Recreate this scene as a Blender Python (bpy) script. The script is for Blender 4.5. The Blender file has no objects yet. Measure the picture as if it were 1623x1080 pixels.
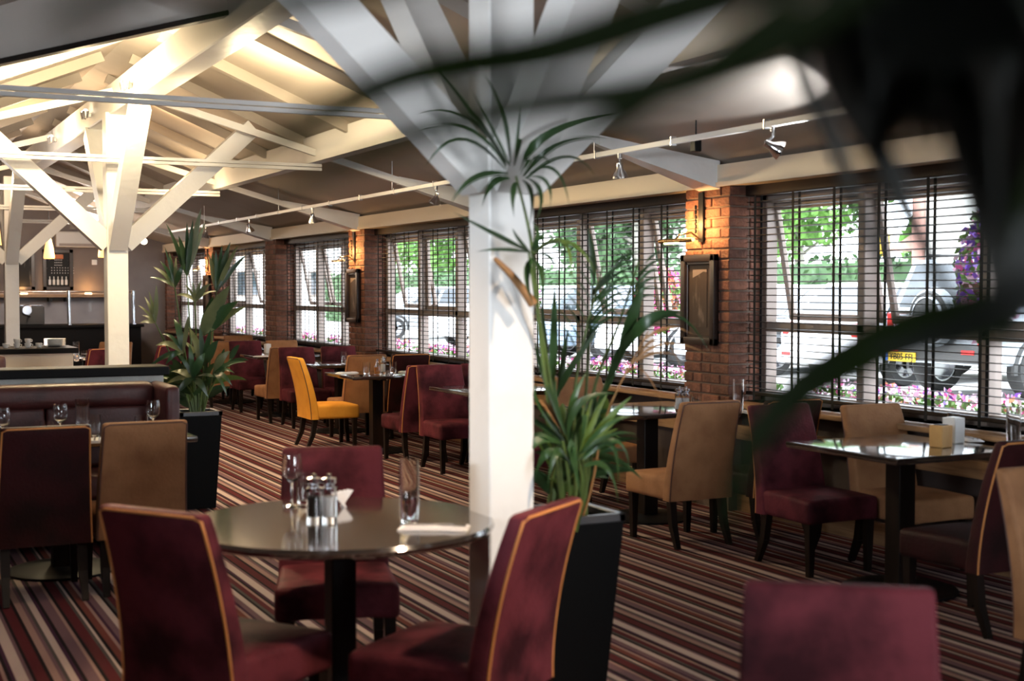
import bpy, bmesh, math, random
from mathutils import Vector, Matrix, Euler, noise as mnoise
random.seed(7)
R = math.radians
sc = bpy.context.scene
COL = sc.collection
# ------------------------------------------------------------------ camera, sky, exposure
CAM = Vector((0, 0, 1.58)); YAW = R(26.4); PITCH = R(2.16); FPX = 2120.0
cam_d = bpy.data.cameras.new('camera'); cam = bpy.data.objects.new('camera', cam_d); COL.objects.link(cam)
cam.location = CAM; cam.rotation_euler = (R(90) - PITCH, 0, -YAW)
cam_d.lens = FPX / 1623 * 36; cam_d.sensor_width = 36; cam_d.clip_start = 0.05; cam_d.clip_end = 300
cam_d.dof.use_dof = True; cam_d.dof.focus_distance = 12.5; cam_d.dof.aperture_fstop = 2.6
sc.camera = cam
sc.view_settings.view_transform = 'Standard'; sc.view_settings.look = 'None'
sc.view_settings.gamma = 1; sc.view_settings.exposure = 0.0; sc.view_settings.use_curve_mapping = False
SKY_STRENGTH = 10.0
w = bpy.data.worlds.new('sky'); sc.world = w; w.use_nodes = True
nt = w.node_tree; bg = nt.nodes['Background']
bg.inputs[0].default_value = (0.82, 0.91, 1.0, 1); bg.inputs[1].default_value = SKY_STRENGTH
def lamp(kind, name, loc, energy, color, **kw):
    d = bpy.data.lights.new(name, kind); d.energy = energy; d.color = color
    o = bpy.data.objects.new(name, d); COL.objects.link(o); o.location = loc
    for k, v in kw.items():
        if k == 'rot': o.rotation_euler = v
        elif k == 'aim': o.rotation_euler = (Vector(v) - Vector(loc)).to_track_quat('-Z', 'Y').to_euler()
        else: setattr(d, k, v)
    return o
lamp('SUN', 'sun', (0, 0, 20), 5.0, (1.0, 0.97, 0.9), rot=(R(0), R(-38), R(-20)), angle=R(3))
# daylight from the garden windows on the left side of the room and from the entrance behind the camera
lamp('AREA', 'left_windows', (-3.9, 2.2, 2.0), 165, (0.84, 0.92, 1.0), shape='RECTANGLE', size=3.2, size_y=.7, spread=R(110), aim=(2.15, 4.6, 1.75))
lamp('AREA', 'entrance_glazing', (4.2, -2.7, 1.9), 13, (0.93, 0.96, 1.0), shape='RECTANGLE', size=2.2, size_y=.9, spread=R(42), aim=(2.2, 4.0, 1.8))
# warm lamps of the room
WARM = (1.0, 0.66, 0.30); WARM2 = (1.0, 0.52, 0.18)

# ------------------------------------------------------------------ helpers
def pix(u, v, d):
    'point on the line of sight of pixel u, v at depth d'
    f = Vector((math.sin(YAW) * math.cos(PITCH), math.cos(YAW) * math.cos(PITCH), -math.sin(PITCH)))
    r = Vector((math.cos(YAW), -math.sin(YAW), 0)); up = r.cross(f)
    return CAM + (f + r * ((u - 811.5) / FPX) + up * (-(v - 540) / FPX)) * d
def pixz(u, v, z):
    p = pix(u, v, 1.0) - CAM
    return CAM + p * ((z - CAM.z) / p.z)

def thing(name, label, cat, loc=(0, 0, 0), rotz=0, group=None):
    o = bpy.data.objects.new(name, None); COL.objects.link(o); o.empty_display_size = 0.1
    o.location = loc; o.rotation_euler = (0, 0, rotz); o['label'] = label; o['category'] = cat
    if group: o['group'] = group
    return o
def tag(o, label, cat, group=None):
    o['label'] = label; o['category'] = cat
    if group: o['group'] = group
    return o
def link(name, mesh, parent=None, loc=(0, 0, 0), rot=(0, 0, 0), label=None):
    o = bpy.data.objects.new(name, mesh); COL.objects.link(o)
    if parent: o.parent = parent
    o.location = loc; o.rotation_euler = rot
    if label: o['label'] = label
    return o
def mesh_of(bm, name, mat, smooth=35):
    bmesh.ops.recalc_face_normals(bm, faces=bm.faces)
    me = bpy.data.meshes.new(name); bm.to_mesh(me); bm.free()
    for m in (mat if isinstance(mat, (list, tuple)) else [mat]): me.materials.append(m)
    if smooth:
        me.shade_smooth(); me.set_sharp_from_angle(angle=R(smooth))
    return me
def obj(name, bm, mat, parent=None, smooth=35, loc=(0, 0, 0), rot=(0, 0, 0), label=None):
    return link(name, mesh_of(bm, name, mat, smooth), parent, loc, rot, label)
def struct(name, bm, mat, parent=None, smooth=0, **k):
    o = obj(name, bm, mat, parent, smooth, **k)
    if not parent: o['kind'] = 'structure'
    return o
def NB(): return bmesh.new()
def box(bm, x0, x1, y0, y1, z0, z1, bev=0, seg=2):
    vs = bmesh.ops.create_cube(bm, size=1)['verts']
    for v in vs:
        v.co = Vector((x0 + (v.co.x + .5) * (x1 - x0), y0 + (v.co.y + .5) * (y1 - y0), z0 + (v.co.z + .5) * (z1 - z0)))
    if bev:
        es = list({e for v in vs for e in v.link_edges})
        bmesh.ops.bevel(bm, geom=es, offset=bev, segments=seg, profile=.6, affect='EDGES')
    return vs
def hexa(bm, pts):
    'eight points: bottom ring then top ring'
    v = [bm.verts.new(p) for p in pts]
    for f in ((3, 2, 1, 0), (4, 5, 6, 7), (0, 1, 5, 4), (1, 2, 6, 5), (2, 3, 7, 6), (3, 0, 4, 7)):
        bm.faces.new([v[i] for i in f])
def beam(bm, a, b, w, h, up=(0, 0, 1), w2=None, h2=None):
    'rectangular bar from a to b (a, b on its centre line)'
    a = Vector(a); b = Vector(b); t = (b - a).normalized(); s = t.cross(Vector(up))
    if s.length < 1e-4: s = t.cross(Vector((0, 1, 0)))
    s.normalize(); n = s.cross(t); w2 = w2 or w; h2 = h2 or h
    P = []
    for c, ww, hh in ((a, w, h), (b, w2, h2)):
        P.append([c - s * ww / 2 - n * hh / 2, c + s * ww / 2 - n * hh / 2, c + s * ww / 2 + n * hh / 2, c - s * ww / 2 + n * hh / 2])
    hexa(bm, P[0] + P[1])
def tube(bm, pts, r, n=8, cap=True):
    pts = [Vector(p) for p in pts]; rr = r if isinstance(r, (list, tuple)) else [r] * len(pts)
    rings = []; prev = None
    for i, p in enumerate(pts):
        t = (pts[min(i + 1, len(pts) - 1)] - pts[max(i - 1, 0)]).normalized()
        a = prev - t * prev.dot(t) if prev is not None else (t.orthogonal())
        if a.length < 1e-5: a = t.orthogonal()
        a.normalize(); prev = a; b = t.cross(a)
        rings.append([bm.verts.new(p + (a * math.cos(q) + b * math.sin(q)) * rr[i]) for q in [2 * math.pi * k / n for k in range(n)]])
    for A, B in zip(rings, rings[1:]):
        for k in range(n): bm.faces.new((A[k], A[(k + 1) % n], B[(k + 1) % n], B[k]))
    if cap:
        bm.faces.new(rings[0][::-1]); bm.faces.new(rings[-1])
def lathe(bm, prof, n=24, c=(0, 0, 0), axis='z'):
    'profile of (radius, height); closed where radius is 0'
    rings = []
    def P(r, h, a):
        x, y = r * math.cos(a), r * math.sin(a)
        q = (x, y, h) if axis == 'z' else ((h, x, y) if axis == 'x' else (x, h, y))
        return Vector(c) + Vector(q)
    for r, h in prof:
        rings.append([bm.verts.new(P(0, h, 0))] if r < 1e-6 else [bm.verts.new(P(r, h, 2 * math.pi * k / n)) for k in range(n)])
    for A, B in zip(rings, rings[1:]):
        for k in range(n):
            k2 = (k + 1) % n
            if len(A) == 1 and len(B) == 1: continue
            if len(A) == 1: bm.faces.new((A[0], B[k], B[k2]))
            elif len(B) == 1: bm.faces.new((A[k], A[k2], B[0]))
            else: bm.faces.new((A[k], A[k2], B[k2], B[k]))
def prism(bm, poly, lo, hi, axis='y'):
    'extrude a 2-D polygon; axis y: poly in (x, z); axis x: poly in (y, z); axis z: poly in (x, y)'
    def P(p, t): return (p[0], t, p[1]) if axis == 'y' else ((t, p[0], p[1]) if axis == 'x' else (p[0], p[1], t))
    A = [bm.verts.new(P(p, lo)) for p in poly]; B = [bm.verts.new(P(p, hi)) for p in poly]
    bm.faces.new(A); bm.faces.new(B[::-1]); n = len(poly)
    for i in range(n): bm.faces.new((A[i], B[i], B[(i + 1) % n], A[(i + 1) % n]))

# ------------------------------------------------------------------ materials
def mat(name, col, rough=.5, metal=0, spec=.5, noise=None, bump=0, bscale=40, rnd=0, coord='Object', **extra):
    m = bpy.data.materials.new(name); m.use_nodes = True
    t = m.node_tree; p = t.nodes['Principled BSDF']
    p.inputs['Base Color'].default_value = (*col, 1); p.inputs['Roughness'].default_value = rough
    p.inputs['Metallic'].default_value = metal; p.inputs['Specular IOR Level'].default_value = spec
    for k, v in extra.items(): p.inputs[k.replace('_', ' ')].default_value = v
    tc = t.nodes.new('ShaderNodeTexCoord')
    out = None
    if noise:
        col2, scale, lo, hi = noise[:4]
        n = t.nodes.new('ShaderNodeTexNoise'); n.inputs['Scale'].default_value = scale; n.inputs['Detail'].default_value = 5
        if len(noise) > 4:
            mp = t.nodes.new('ShaderNodeMapping'); mp.inputs['Scale'].default_value = noise[4]
            t.links.new(tc.outputs[coord], mp.inputs[0]); t.links.new(mp.outputs[0], n.inputs['Vector'])
        else: t.links.new(tc.outputs[coord], n.inputs['Vector'])
        r = t.nodes.new('ShaderNodeValToRGB'); r.color_ramp.elements[0].position = lo; r.color_ramp.elements[1].position = hi
        r.color_ramp.elements[0].color = (*col, 1); r.color_ramp.elements[1].color = (*col2, 1)
        t.links.new(n.outputs['Fac'], r.inputs[0]); out = r.outputs[0]
    if rnd:
        oi = t.nodes.new('ShaderNodeObjectInfo'); hs = t.nodes.new('ShaderNodeHueSaturation')
        mr = t.nodes.new('ShaderNodeMapRange'); mr.inputs[3].default_value = 1 - rnd; mr.inputs[4].default_value = 1 + rnd
        t.links.new(oi.outputs['Random'], mr.inputs[0]); t.links.new(mr.outputs[0], hs.inputs['Value'])
        if out: t.links.new(out, hs.inputs['Color'])
        else: hs.inputs['Color'].default_value = (*col, 1)
        out = hs.outputs[0]
    if out: t.links.new(out, p.inputs['Base Color'])
    if bump:
        n2 = t.nodes.new('ShaderNodeTexNoise'); n2.inputs['Scale'].default_value = bscale; n2.inputs['Detail'].default_value = 4
        t.links.new(tc.outputs[coord], n2.inputs['Vector'])
        b = t.nodes.new('ShaderNodeBump'); b.inputs['Strength'].default_value = bump; b.inputs['Distance'].default_value = .01
        t.links.new(n2.outputs['Fac'], b.inputs['Height']); t.links.new(b.outputs[0], p.inputs['Normal'])
    return m
def emis(name, col, s):
    m = bpy.data.materials.new(name); m.use_nodes = True; t = m.node_tree; p = t.nodes['Principled BSDF']
    p.inputs['Base Color'].default_value = (*col, 1); p.inputs['Emission Color'].default_value = (*col, 1); p.inputs['Emission Strength'].default_value = s
    return m
def thin_glass(name, tint, lo, hi, power):
    'thin sheet: clear face on, mirror-like at grazing angles'
    m = bpy.data.materials.new(name); m.use_nodes = True; t = m.node_tree; t.nodes.clear()
    o = t.nodes.new('ShaderNodeOutputMaterial'); mx = t.nodes.new('ShaderNodeMixShader')
    a = t.nodes.new('ShaderNodeBsdfTransparent'); g = t.nodes.new('ShaderNodeBsdfGlossy'); f = t.nodes.new('ShaderNodeLayerWeight')
    f.inputs['Blend'].default_value = .5
    pw = t.nodes.new('ShaderNodeMath'); pw.operation = 'POWER'; pw.inputs[1].default_value = power
    ma = t.nodes.new('ShaderNodeMath'); ma.operation = 'MULTIPLY_ADD'; ma.inputs[1].default_value = hi - lo; ma.inputs[2].default_value = lo
    a.inputs[0].default_value = (*tint, 1); g.inputs['Roughness'].default_value = .03
    t.links.new(f.outputs['Facing'], pw.inputs[0]); t.links.new(pw.outputs[0], ma.inputs[0]); t.links.new(ma.outputs[0], mx.inputs[0])
    t.links.new(a.outputs[0], mx.inputs[1]); t.links.new(g.outputs[0], mx.inputs[2]); t.links.new(mx.outputs[0], o.inputs[0]); return m
def pane_mat(name): return thin_glass(name, (1, 1, 1), .03, .5, 5)
def glass_mat(name):
    m = bpy.data.materials.new(name); m.use_nodes = True; p = m.node_tree.nodes['Principled BSDF']
    p.inputs['Base Color'].default_value = (1, 1, 1, 1); p.inputs['Roughness'].default_value = .0; p.inputs['Transmission Weight'].default_value = 1; p.inputs['IOR'].default_value = 1.46
    return m
def carpet_mat():
    m = bpy.data.materials.new('striped_carpet'); m.use_nodes = True; t = m.node_tree; p = t.nodes['Principled BSDF']
    tc = t.nodes.new('ShaderNodeTexCoord'); sx = t.nodes.new('ShaderNodeSeparateXYZ'); t.links.new(tc.outputs['Object'], sx.inputs[0])
    dv = t.nodes.new('ShaderNodeMath'); dv.operation = 'MULTIPLY'; dv.inputs[1].default_value = 1 / .66
    fr = t.nodes.new('ShaderNodeMath'); fr.operation = 'FRACT'
    t.links.new(sx.outputs[0], dv.inputs[0]); t.links.new(dv.outputs[0], fr.inputs[0])
    r = t.nodes.new('ShaderNodeValToRGB'); cr = r.color_ramp; cr.interpolation = 'CONSTANT'
    K = dict(m=(.115, .022, .026), k=(.018, .012, .013), v=(.20, .115, .13), t=(.40, .25, .215), c=(.60, .47, .42), g=(.10, .085, .08), p=(.075, .028, .055), r=(.20, .06, .045))
    seq = 'mmm k tt v g cc p k vvv t k mmm g c k rr t p vv cc k g mm t k p ccc v k'.split()
    n = sum(len(s) for s in seq); pos = 0
    for i, s in enumerate(seq):
        e = cr.elements[i] if i < 2 else cr.elements.new(min(.999, pos / n))
        e.position = pos / n; e.color = (*K[s[0]], 1); pos += len(s)
    t.links.new(fr.outputs[0], r.inputs[0])
    n2 = t.nodes.new('ShaderNodeTexNoise'); n2.inputs['Scale'].default_value = 260; t.links.new(tc.outputs['Object'], n2.inputs['Vector'])
    mx = t.nodes.new('ShaderNodeMix'); mx.data_type = 'RGBA'; mx.blend_type = 'MULTIPLY'; mx.inputs[0].default_value = .45
    t.links.new(r.outputs[0], mx.inputs[6]); t.links.new(n2.outputs['Color'], mx.inputs[7]); t.links.new(mx.outputs[2], p.inputs['Base Color'])
    p.inputs['Roughness'].default_value = .95; p.inputs['Specular IOR Level'].default_value = .1
    b = t.nodes.new('ShaderNodeBump'); b.inputs['Strength'].default_value = .4; b.inputs['Distance'].default_value = .004
    t.links.new(n2.outputs['Fac'], b.inputs['Height']); t.links.new(b.outputs[0], p.inputs['Normal'])
    return m
def streak_mat(name, base, light, scale, lo=.52):
    return mat(name, base, .5, spec=.15, noise=(light, 1.0, lo, lo + .24, scale), coord='Generated')
M = dict(
    white=mat('white_paint', (.75, .74, .72), .45, noise=((.64, .62, .585), 3.0, .55, .85), bump=.25, bscale=18),
    ceil=mat('ceiling_paint', (.46, .41, .36), .6, noise=((.38, .34, .29), 1.5, .5, .8), bump=.3, bscale=6),
    cream=mat('cream_paint', (.72, .62, .48), .55, bump=.1, bscale=20),
    taupe=mat('taupe_plaster', (.20, .165, .15), .8, noise=((.16, .13, .12), 2, .4, .7), bump=.15, bscale=30),
    lilac=mat('grey_plaster', (.36, .335, .345), .8, noise=((.28, .26, .27), 2.5, .4, .75), bump=.15, bscale=30),
    darkwall=mat('brown_wall', (.045, .03, .026), .75, bump=.15, bscale=30),
    carpet=carpet_mat(),
    brick=mat('brick', (.19, .075, .043), .85, noise=((.085, .034, .023), 14, .35, .7), bump=.9, bscale=45, rnd=.35),
    mortar=mat('mortar', (.12, .085, .065), .95, bump=.6, bscale=80),
    wood=mat('oak_sill', (.34, .20, .10), .45, noise=((.22, .12, .06), 6, .4, .7, (8, .6, 8)), bump=.1),
    slat=mat('dark_wood_slat', (.018, .010, .008), .55, noise=((.010, .007, .006), 4, .4, .7, (8, .4, 8)), spec=.2),
    tape=mat('black_tape', (.006, .006, .007), .9),
    frame=mat('window_frame_white', (.30, .24, .205), .5, bump=.05),  # white frames, their colour dimmed to brown-grey to look backlit
    pane=pane_mat('window_glass'),
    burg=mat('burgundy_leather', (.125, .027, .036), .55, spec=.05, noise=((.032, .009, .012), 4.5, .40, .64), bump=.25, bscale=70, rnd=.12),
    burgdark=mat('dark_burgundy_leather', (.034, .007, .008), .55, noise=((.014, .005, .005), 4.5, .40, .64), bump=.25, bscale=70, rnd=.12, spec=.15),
    tan=mat('tan_suede', (.38, .185, .085), .75, noise=((.25, .115, .052), 6, .4, .72), bump=.25, bscale=60, rnd=.10, spec=.25),
    ochre=mat('ochre_suede', (.80, .36, .045), .75, noise=((.68, .28, .03), 6, .4, .72), bump=.2, bscale=60, spec=.25),
    piping=mat('orange_piping', (.55, .22, .06), .6),
    pipingdark=mat('dark_piping', (.10, .04, .025), .6),
    leg=mat('ebony_leg', (.008, .005, .004), .45, spec=.2, noise=((.02, .011, .008), 8, .4, .7, (1, 1, .2))),
    top=mat('ebony_tabletop', (.020, .014, .011), .10, noise=((.035, .022, .015), 7, .4, .7, (1, 9, 1)), spec=1.0, Coat_Weight=1.0, Coat_Roughness=.10, Coat_IOR=1.7),
    black=mat('black_metal', (.006, .006, .007), .45, spec=.2),
    ebony=mat('black_lacquer', (.004, .0035, .0035), .5, spec=.12, bump=.02),
    bench=mat('oxblood_leather', (.085, .020, .018), .45, noise=((.04, .010, .010), 6, .4, .7), bump=.2, bscale=60),
    planter=mat('black_planter', (.0018, .0018, .002), .5, spec=.10, bump=.06, bscale=25),
    rim=mat('planter_rim', (.05, .05, .055), .3),
    soil=mat('soil', (.03, .02, .012), .95, bump=1, bscale=50),
    leaf=mat('palm_leaf', (.018, .050, .016), .36, noise=((.034, .080, .022), 5, .35, .7), rnd=.35, spec=.5),
    leafy=mat('yellowing_leaf', (.12, .17, .03), .42, noise=((.06, .12, .02), 6, .35, .7), rnd=.25),
    leafpale=mat('pale_palm_leaf', (.17, .18, .075), .45, noise=((.08, .10, .035), 5, .35, .7), rnd=.25),
    leafshade=mat('shaded_palm_leaf', (.016, .030, .006), .6, rnd=.2, spec=.1),  # near palm leaves with their shade put into the green
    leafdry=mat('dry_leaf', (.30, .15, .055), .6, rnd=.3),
    leafbacklit=mat('backlit_palm_leaf', (.004, .008, .003), .5, rnd=.3),  # near-black colour stands in for leaves seen against the light
    stem=mat('palm_stem', (.11, .17, .04), .5, noise=((.07, .10, .03), 8, .4, .7)),
    chrome=mat('chrome', (.78, .78, .80), .12, metal=1),
    brass=mat('brass', (.62, .42, .18), .25, metal=1),
    steel=mat('brushed_steel', (.55, .55, .57), .3, metal=1),
    glass=glass_mat('clear_glass'),
    napkin=mat('white_napkin', (.86, .86, .88), .85, bump=.3, bscale=30),
    china=mat('white_china', (.85, .85, .84), .2),
    pepper=mat('peppercorn', (.015, .012, .010), .8, bump=1, bscale=200),
    salt=mat('salt', (.88, .87, .85), .8, bump=.5, bscale=200),
    oil=mat('amber_oil', (.35, .12, .02), .1),
    block=mat('beech_block', (.62, .36, .13), .5, noise=((.50, .27, .09), 5, .4, .7, (6, 1, 1))),
    picframe=mat('dark_picture_frame', (.022, .012, .009), .35, noise=((.012, .008, .007), 6, .4, .7, (1, 1, 6))),
    matboard=mat('brown_mount', (.035, .023, .018), .8),
    print=streak_mat('sepia_print', (.05, .038, .032), (.16, .13, .11), (3, 3, 3)),
    printdark=streak_mat('dark_print', (.012, .012, .013), (.30, .30, .31), (9, 9, 1.6), .60),
    printspeck=streak_mat('speckled_print', (.014, .014, .015), (.35, .35, .35), (9, 9, 16), .66),
    orange=mat('orange_label', (.55, .16, .05), .6), paper=mat('pale_ink', (.62, .62, .62), .7),
    bulb=emis('halogen_lens', (1.0, .86, .62), 14), bulbdim=emis('cool_lens', (.95, .95, 1.0), 2.2),
    shade=emis('amber_glass_shade', (1.0, .52, .16), 2.6), tubelamp=emis('picture_tube', (1.0, .72, .35), 10),
    strip=emis('shelf_downlight', (1.0, .70, .35), 9),
    grit=mat('forecourt', (.52, .51, .49), .9, noise=((.42, .41, .40), 3, .4, .7), bump=.3, bscale=80),
    hedge=mat('hedge_leaf', (.08, .20, .035), .6, noise=((.16, .33, .06), 3, .35, .7)),
    hedgedark=mat('dark_hedge_leaf', (.035, .085, .03), .6, noise=((.06, .13, .04), 3, .35, .7)),
    bark=mat('bark', (.30, .28, .24), .9, noise=((.18, .17, .14), 9, .4, .7), bump=.8, bscale=20),
    render=mat('grey_render', (.46, .45, .42), .9, noise=((.32, .31, .28), 4, .4, .7), bump=.4, bscale=20),
    pinkbrick=mat('pink_brick', (.46, .25, .20), .85, bump=.4, bscale=30),
    tile=mat('brown_tile', (.20, .11, .08), .8, bump=.4, bscale=30),
    yellow=mat('yellow_panel', (.85, .52, .02), .5), whitesheet=mat('white_sheet', (.85, .84, .82), .5), red=mat('red_panel', (.75, .10, .04), .5),
    pink=mat('pink_petal', (.85, .16, .45), .6, rnd=.2), pale=mat('pale_petal', (.90, .62, .80), .6), violet=mat('violet_petal', (.24, .10, .60), .6), orangep=mat('orange_petal', (.90, .32, .16), .6),
    trough=mat('trough', (.16, .10, .06), .7),
    silver=mat('silver_car_paint', (.42, .46, .50), .25, metal=.6), whitecar=mat('white_car_paint', (.82, .83, .85), .25), bluecar=mat('blue_grey_car_paint', (.16, .21, .27), .25, metal=.4),
    graycar=mat('graphite_car_paint', (.10, .12, .13), .3, metal=.5),
    carglass=mat('car_glass', (.03, .04, .05), .05, spec=.8), tyre=mat('tyre', (.02, .02, .02), .8), trimblack=mat('black_trim', (.03, .03, .03), .6),
    tail=mat('tail_lamp', (.55, .03, .03), .2), plate=mat('yellow_plate', (.85, .55, .03), .5), blueband=mat('blue_band', (.05, .16, .55), .5), ink=mat('black_ink', (.01, .01, .01), .7),
    ac=mat('ac_unit_white', (.62, .58, .53), .5),
)

# ------------------------------------------------------------------ room shell
XF = 5.60            # inner face of the window piers
BAY = 3.74
PIERS = [(4.08 + BAY * k, 4.64 + BAY * k) for k in range(-1, 7)]
PIERS[-1] = (26.5, 27.2)
YE = 26.9            # end wall
XR, ZR = 2.15, 3.72  # ridge
def roof_z(x):
    x = abs(x - XR) + XR
    return 2.50 + .29 * (5.6 - x) if x > 3.9 else 2.993 + (3.9 - x) * .415
bm = NB(); box(bm, -4.2, 6.0, -3.2, YE + .2, -.12, 0); struct('floor', bm, M['carpet'])
# roof: four planes, thick enough to keep the sky out
for a, b in ((XR, 3.9), (3.9, 6.3), (XR - 1.75, XR), (-1.5, XR - 1.75)):
    bm = NB(); za, zb = roof_z(a), roof_z(b)
    prism(bm, [(a, za), (b, zb), (b, zb + .15), (a, za + .15)], -3.2, YE + .2); struct('ceiling', bm, M['ceil'])
bm = NB(); box(bm, -4.2, -1.45, -3.2, YE + .2, roof_z(-1.45) - .02, 2.9); struct('ceiling', bm, M['ceil'])
bm = NB(); box(bm, -4.3, -4.1, -3.2, YE + .2, 0, 2.9); struct('wall_left', bm, M['taupe'])
bm = NB()
box(bm, -4.2, 6.0, -3.3, -3.1, 0, .7); box(bm, -4.2, 6.0, -3.3, -3.1, 2.3, 4.2); box(bm, -4.2, 2.8, -3.3, -3.1, .7, 2.3); box(bm, 5.4, 6.0, -3.3, -3.1, .7, 2.3)
struct('wall_back', bm, M['taupe'])
# end wall: grey plaster below the shelf line, taupe above
bm = NB(); box(bm, -4.2, 6.1, YE, YE + .2, 0, 1.52); struct('wall_end', bm, M['lilac'])
bm = NB(); box(bm, -4.2, 6.1, YE, YE + .2, 1.52, 4.2); struct('wall_end', bm, M['taupe'])
bm = NB(); box(bm, 4.75, 5.7, YE - .25, YE, 0, 3.4); struct('wall_end', bm, M['taupe'])
# window wall: panel under the sills, lintel fascia above
bm = NB(); box(bm, 5.72, 6.0, -3.2, YE, 0, .79); struct('wall_right', bm, M['darkwall'])
bm = NB(); box(bm, 5.62, 6.0, -3.2, 4.08, .79, 2.4); struct('wall_right', bm, M['mortar'])
bm = NB(); box(bm, 5.56, 6.05, -3.2, YE, 2.32, 2.47); box(bm, 5.545, 5.57, -3.2, YE, 2.315, 2.345); struct('wall_right', bm, M['cream'])
bm = NB(); box(bm, 5.70, 6.05, -3.2, YE, 2.47, 2.66); struct('wall_right', bm, M['ceil'])
bm = NB(); box(bm, 5.66, 5.72, -3.2, YE, .52, .62); box(bm, 5.69, 5.72, -3.2, YE, 0, .14); struct('baseboard_right', bm, M['wood'])
# brick piers, brick by brick
def brick_mesh(l, d, h):
    bm = NB(); box(bm, -d / 2, d / 2, -l / 2, l / 2, -h / 2, h / 2, .006, 1); return mesh_of(bm, 'brick', M['brick'], 0)
BR = {}
for k, (y0, y1) in enumerate(PIERS):
    if k == 0: continue
    dp = .36
    bm = NB(); box(bm, XF + .012, XF + dp, y0 + .01, y1 - .01, 0, 2.32); p = struct('wall_right', bm, M['mortar']); p.name = 'wall_right'
    L = y1 - y0; z = .0375; c = 0; rr = random.Random(k)
    zmin = .55 if k > 1 else .45
    while z < 2.30:
        if z > zmin:
            segs = [(.0, .215), (.225, .335), (.345, L)] if c % 2 else [(0, .105), (.115, .33), (.34, .445), (.455, L)]
            if L < .5: segs = [(0, L)]
            for a, b in segs:
                l = round(b - a, 3)
                # the bricks on the jamb side run the depth of the reveal
                for xa, xb in ((0, .17), (.18, dp)):
                    if xa > 0 and a > 0.01: continue
                    d = round(xb - xa, 3)
                    if (l, d) not in BR: BR[(l, d)] = brick_mesh(l, d, .064)
                    link('brick', BR[(l, d)], p, (XF + (xa + xb) / 2 + rr.uniform(-.004, .004), y0 + (a + b) / 2 + rr.uniform(-.003, .003), z), (0, 0, rr.uniform(-.012, .012)))
        z += .075; c += 1
# windows
WINS = [(PIERS[k][1], PIERS[k + 1][0]) for k in range(0, 7)]
XG = 5.93
def bar_box(bm, x0, x1, y0, y1, z0, z1): box(bm, x0, x1, y0, y1, z0, z1, .006, 1)
for k, (y0, y1) in enumerate(WINS):
    if k == 0: continue
    root = bpy.data.objects.new('window_%d' % k, None); COL.objects.link(root); root.location = (XG, y0, .79); root['kind'] = 'structure'
    L = y1 - y0; H = 1.53; n = 3; wv = L / n; zt = .53
    bm = NB()
    bar_box(bm, -.05, .05, 0, .06, 0, H); bar_box(bm, -.05, .05, L - .06, L, 0, H); bar_box(bm, -.05, .05, 0, L, 0, .07); bar_box(bm, -.05, .05, 0, L, H - .12, H)
    for i in range(1, n): bar_box(bm, -.055, .055, i * wv - .035, i * wv + .035, 0, H)
    bar_box(bm, -.055, .055, 0, L, zt - .035, zt + .035)
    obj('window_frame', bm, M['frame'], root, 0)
    for i in range(n):
        a, b = i * wv + .04, (i + 1) * wv - .04
        bm = NB(); box(bm, -.004, .004, a, b, .06, zt - .03); obj('pane', bm, M['pane'], root, 0)
        # upper light: a top-hung sash, most of them pushed open
        s = NB(); hh = H - .12 - zt - .03
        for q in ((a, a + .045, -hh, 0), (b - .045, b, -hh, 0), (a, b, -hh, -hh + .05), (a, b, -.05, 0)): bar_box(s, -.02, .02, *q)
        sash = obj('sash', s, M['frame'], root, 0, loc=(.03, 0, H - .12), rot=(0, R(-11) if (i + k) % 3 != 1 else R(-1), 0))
        g = NB(); box(g, -.004, .004, a + .03, b - .03, -hh + .03, -.03); obj('pane', g, M['pane'], sash, 0)
    bm = NB(); box(bm, -.38, -.05, -.02, L + .02, -.035, .0, .012, 3); obj('window_sill', bm, M['wood'], root, 30)
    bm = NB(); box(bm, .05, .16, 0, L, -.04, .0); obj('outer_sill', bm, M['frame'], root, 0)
# roof timbers (part of the room)
for k, (y0, y1) in enumerate(PIERS):
    if k == 0: continue
    yc = (y0 + y1) / 2 - .06
    if k == 7: continue
    bm = NB()
    zb = lambda x: 2.30 + .29 * (5.6 - x)
    # haunch over the pier, tapering to a slim rafter
    hexa(bm, [(5.58, yc - .13, 2.30), (5.58, yc + .13, 2.30), (4.65, yc + .03, zb(4.65)), (4.65, yc - .03, zb(4.65)),
              (5.58, yc - .13, 2.50), (5.58, yc + .13, 2.50), (4.65, yc + .03, zb(4.65) + .07), (4.65, yc - .03, zb(4.65) + .07)])
    for s in (-1, 1):
        beam(bm, (4.7, yc, zb(4.7) + .035) if s > 0 else (XR + s * 3.5, yc, 2.30), (XR + s * .1, yc, 3.27), .05, .06)
    struct('ceiling_rafter', bm, M['white'])
    for dz in (-.017, .017):
        if k < 7 and k > 1:
            bm = NB(); beam(bm, (-.9, yc, 2.70 + dz), (XR + 1.75, yc, 2.70 + dz), .04, .026); struct('ceiling_tie', bm, M['white'])
for x in (3.9, XR - 1.75):
    bm = NB(); box(bm, x - .06, x + .06, -3.1, YE, roof_z(3.9) - .24, roof_z(3.9)); struct('ceiling_purlin', bm, M['white'])
for s in (-1, 1):
    y = 1.0
    while y < YE - .4:
        bm = NB(); a, b = XR + s * .12, XR + s * 1.72
        beam(bm, (a, y, roof_z(a) - .045), (b, y, roof_z(b) - .045), .07, .09); struct('ceiling_joist', bm, M['ceil']); y += 1.24
bm = NB(); box(bm, XR - .10, XR + .10, -3.1, YE, 3.10, 3.36, .01, 1); struct('ceiling_beam', bm, M['white'])
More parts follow.
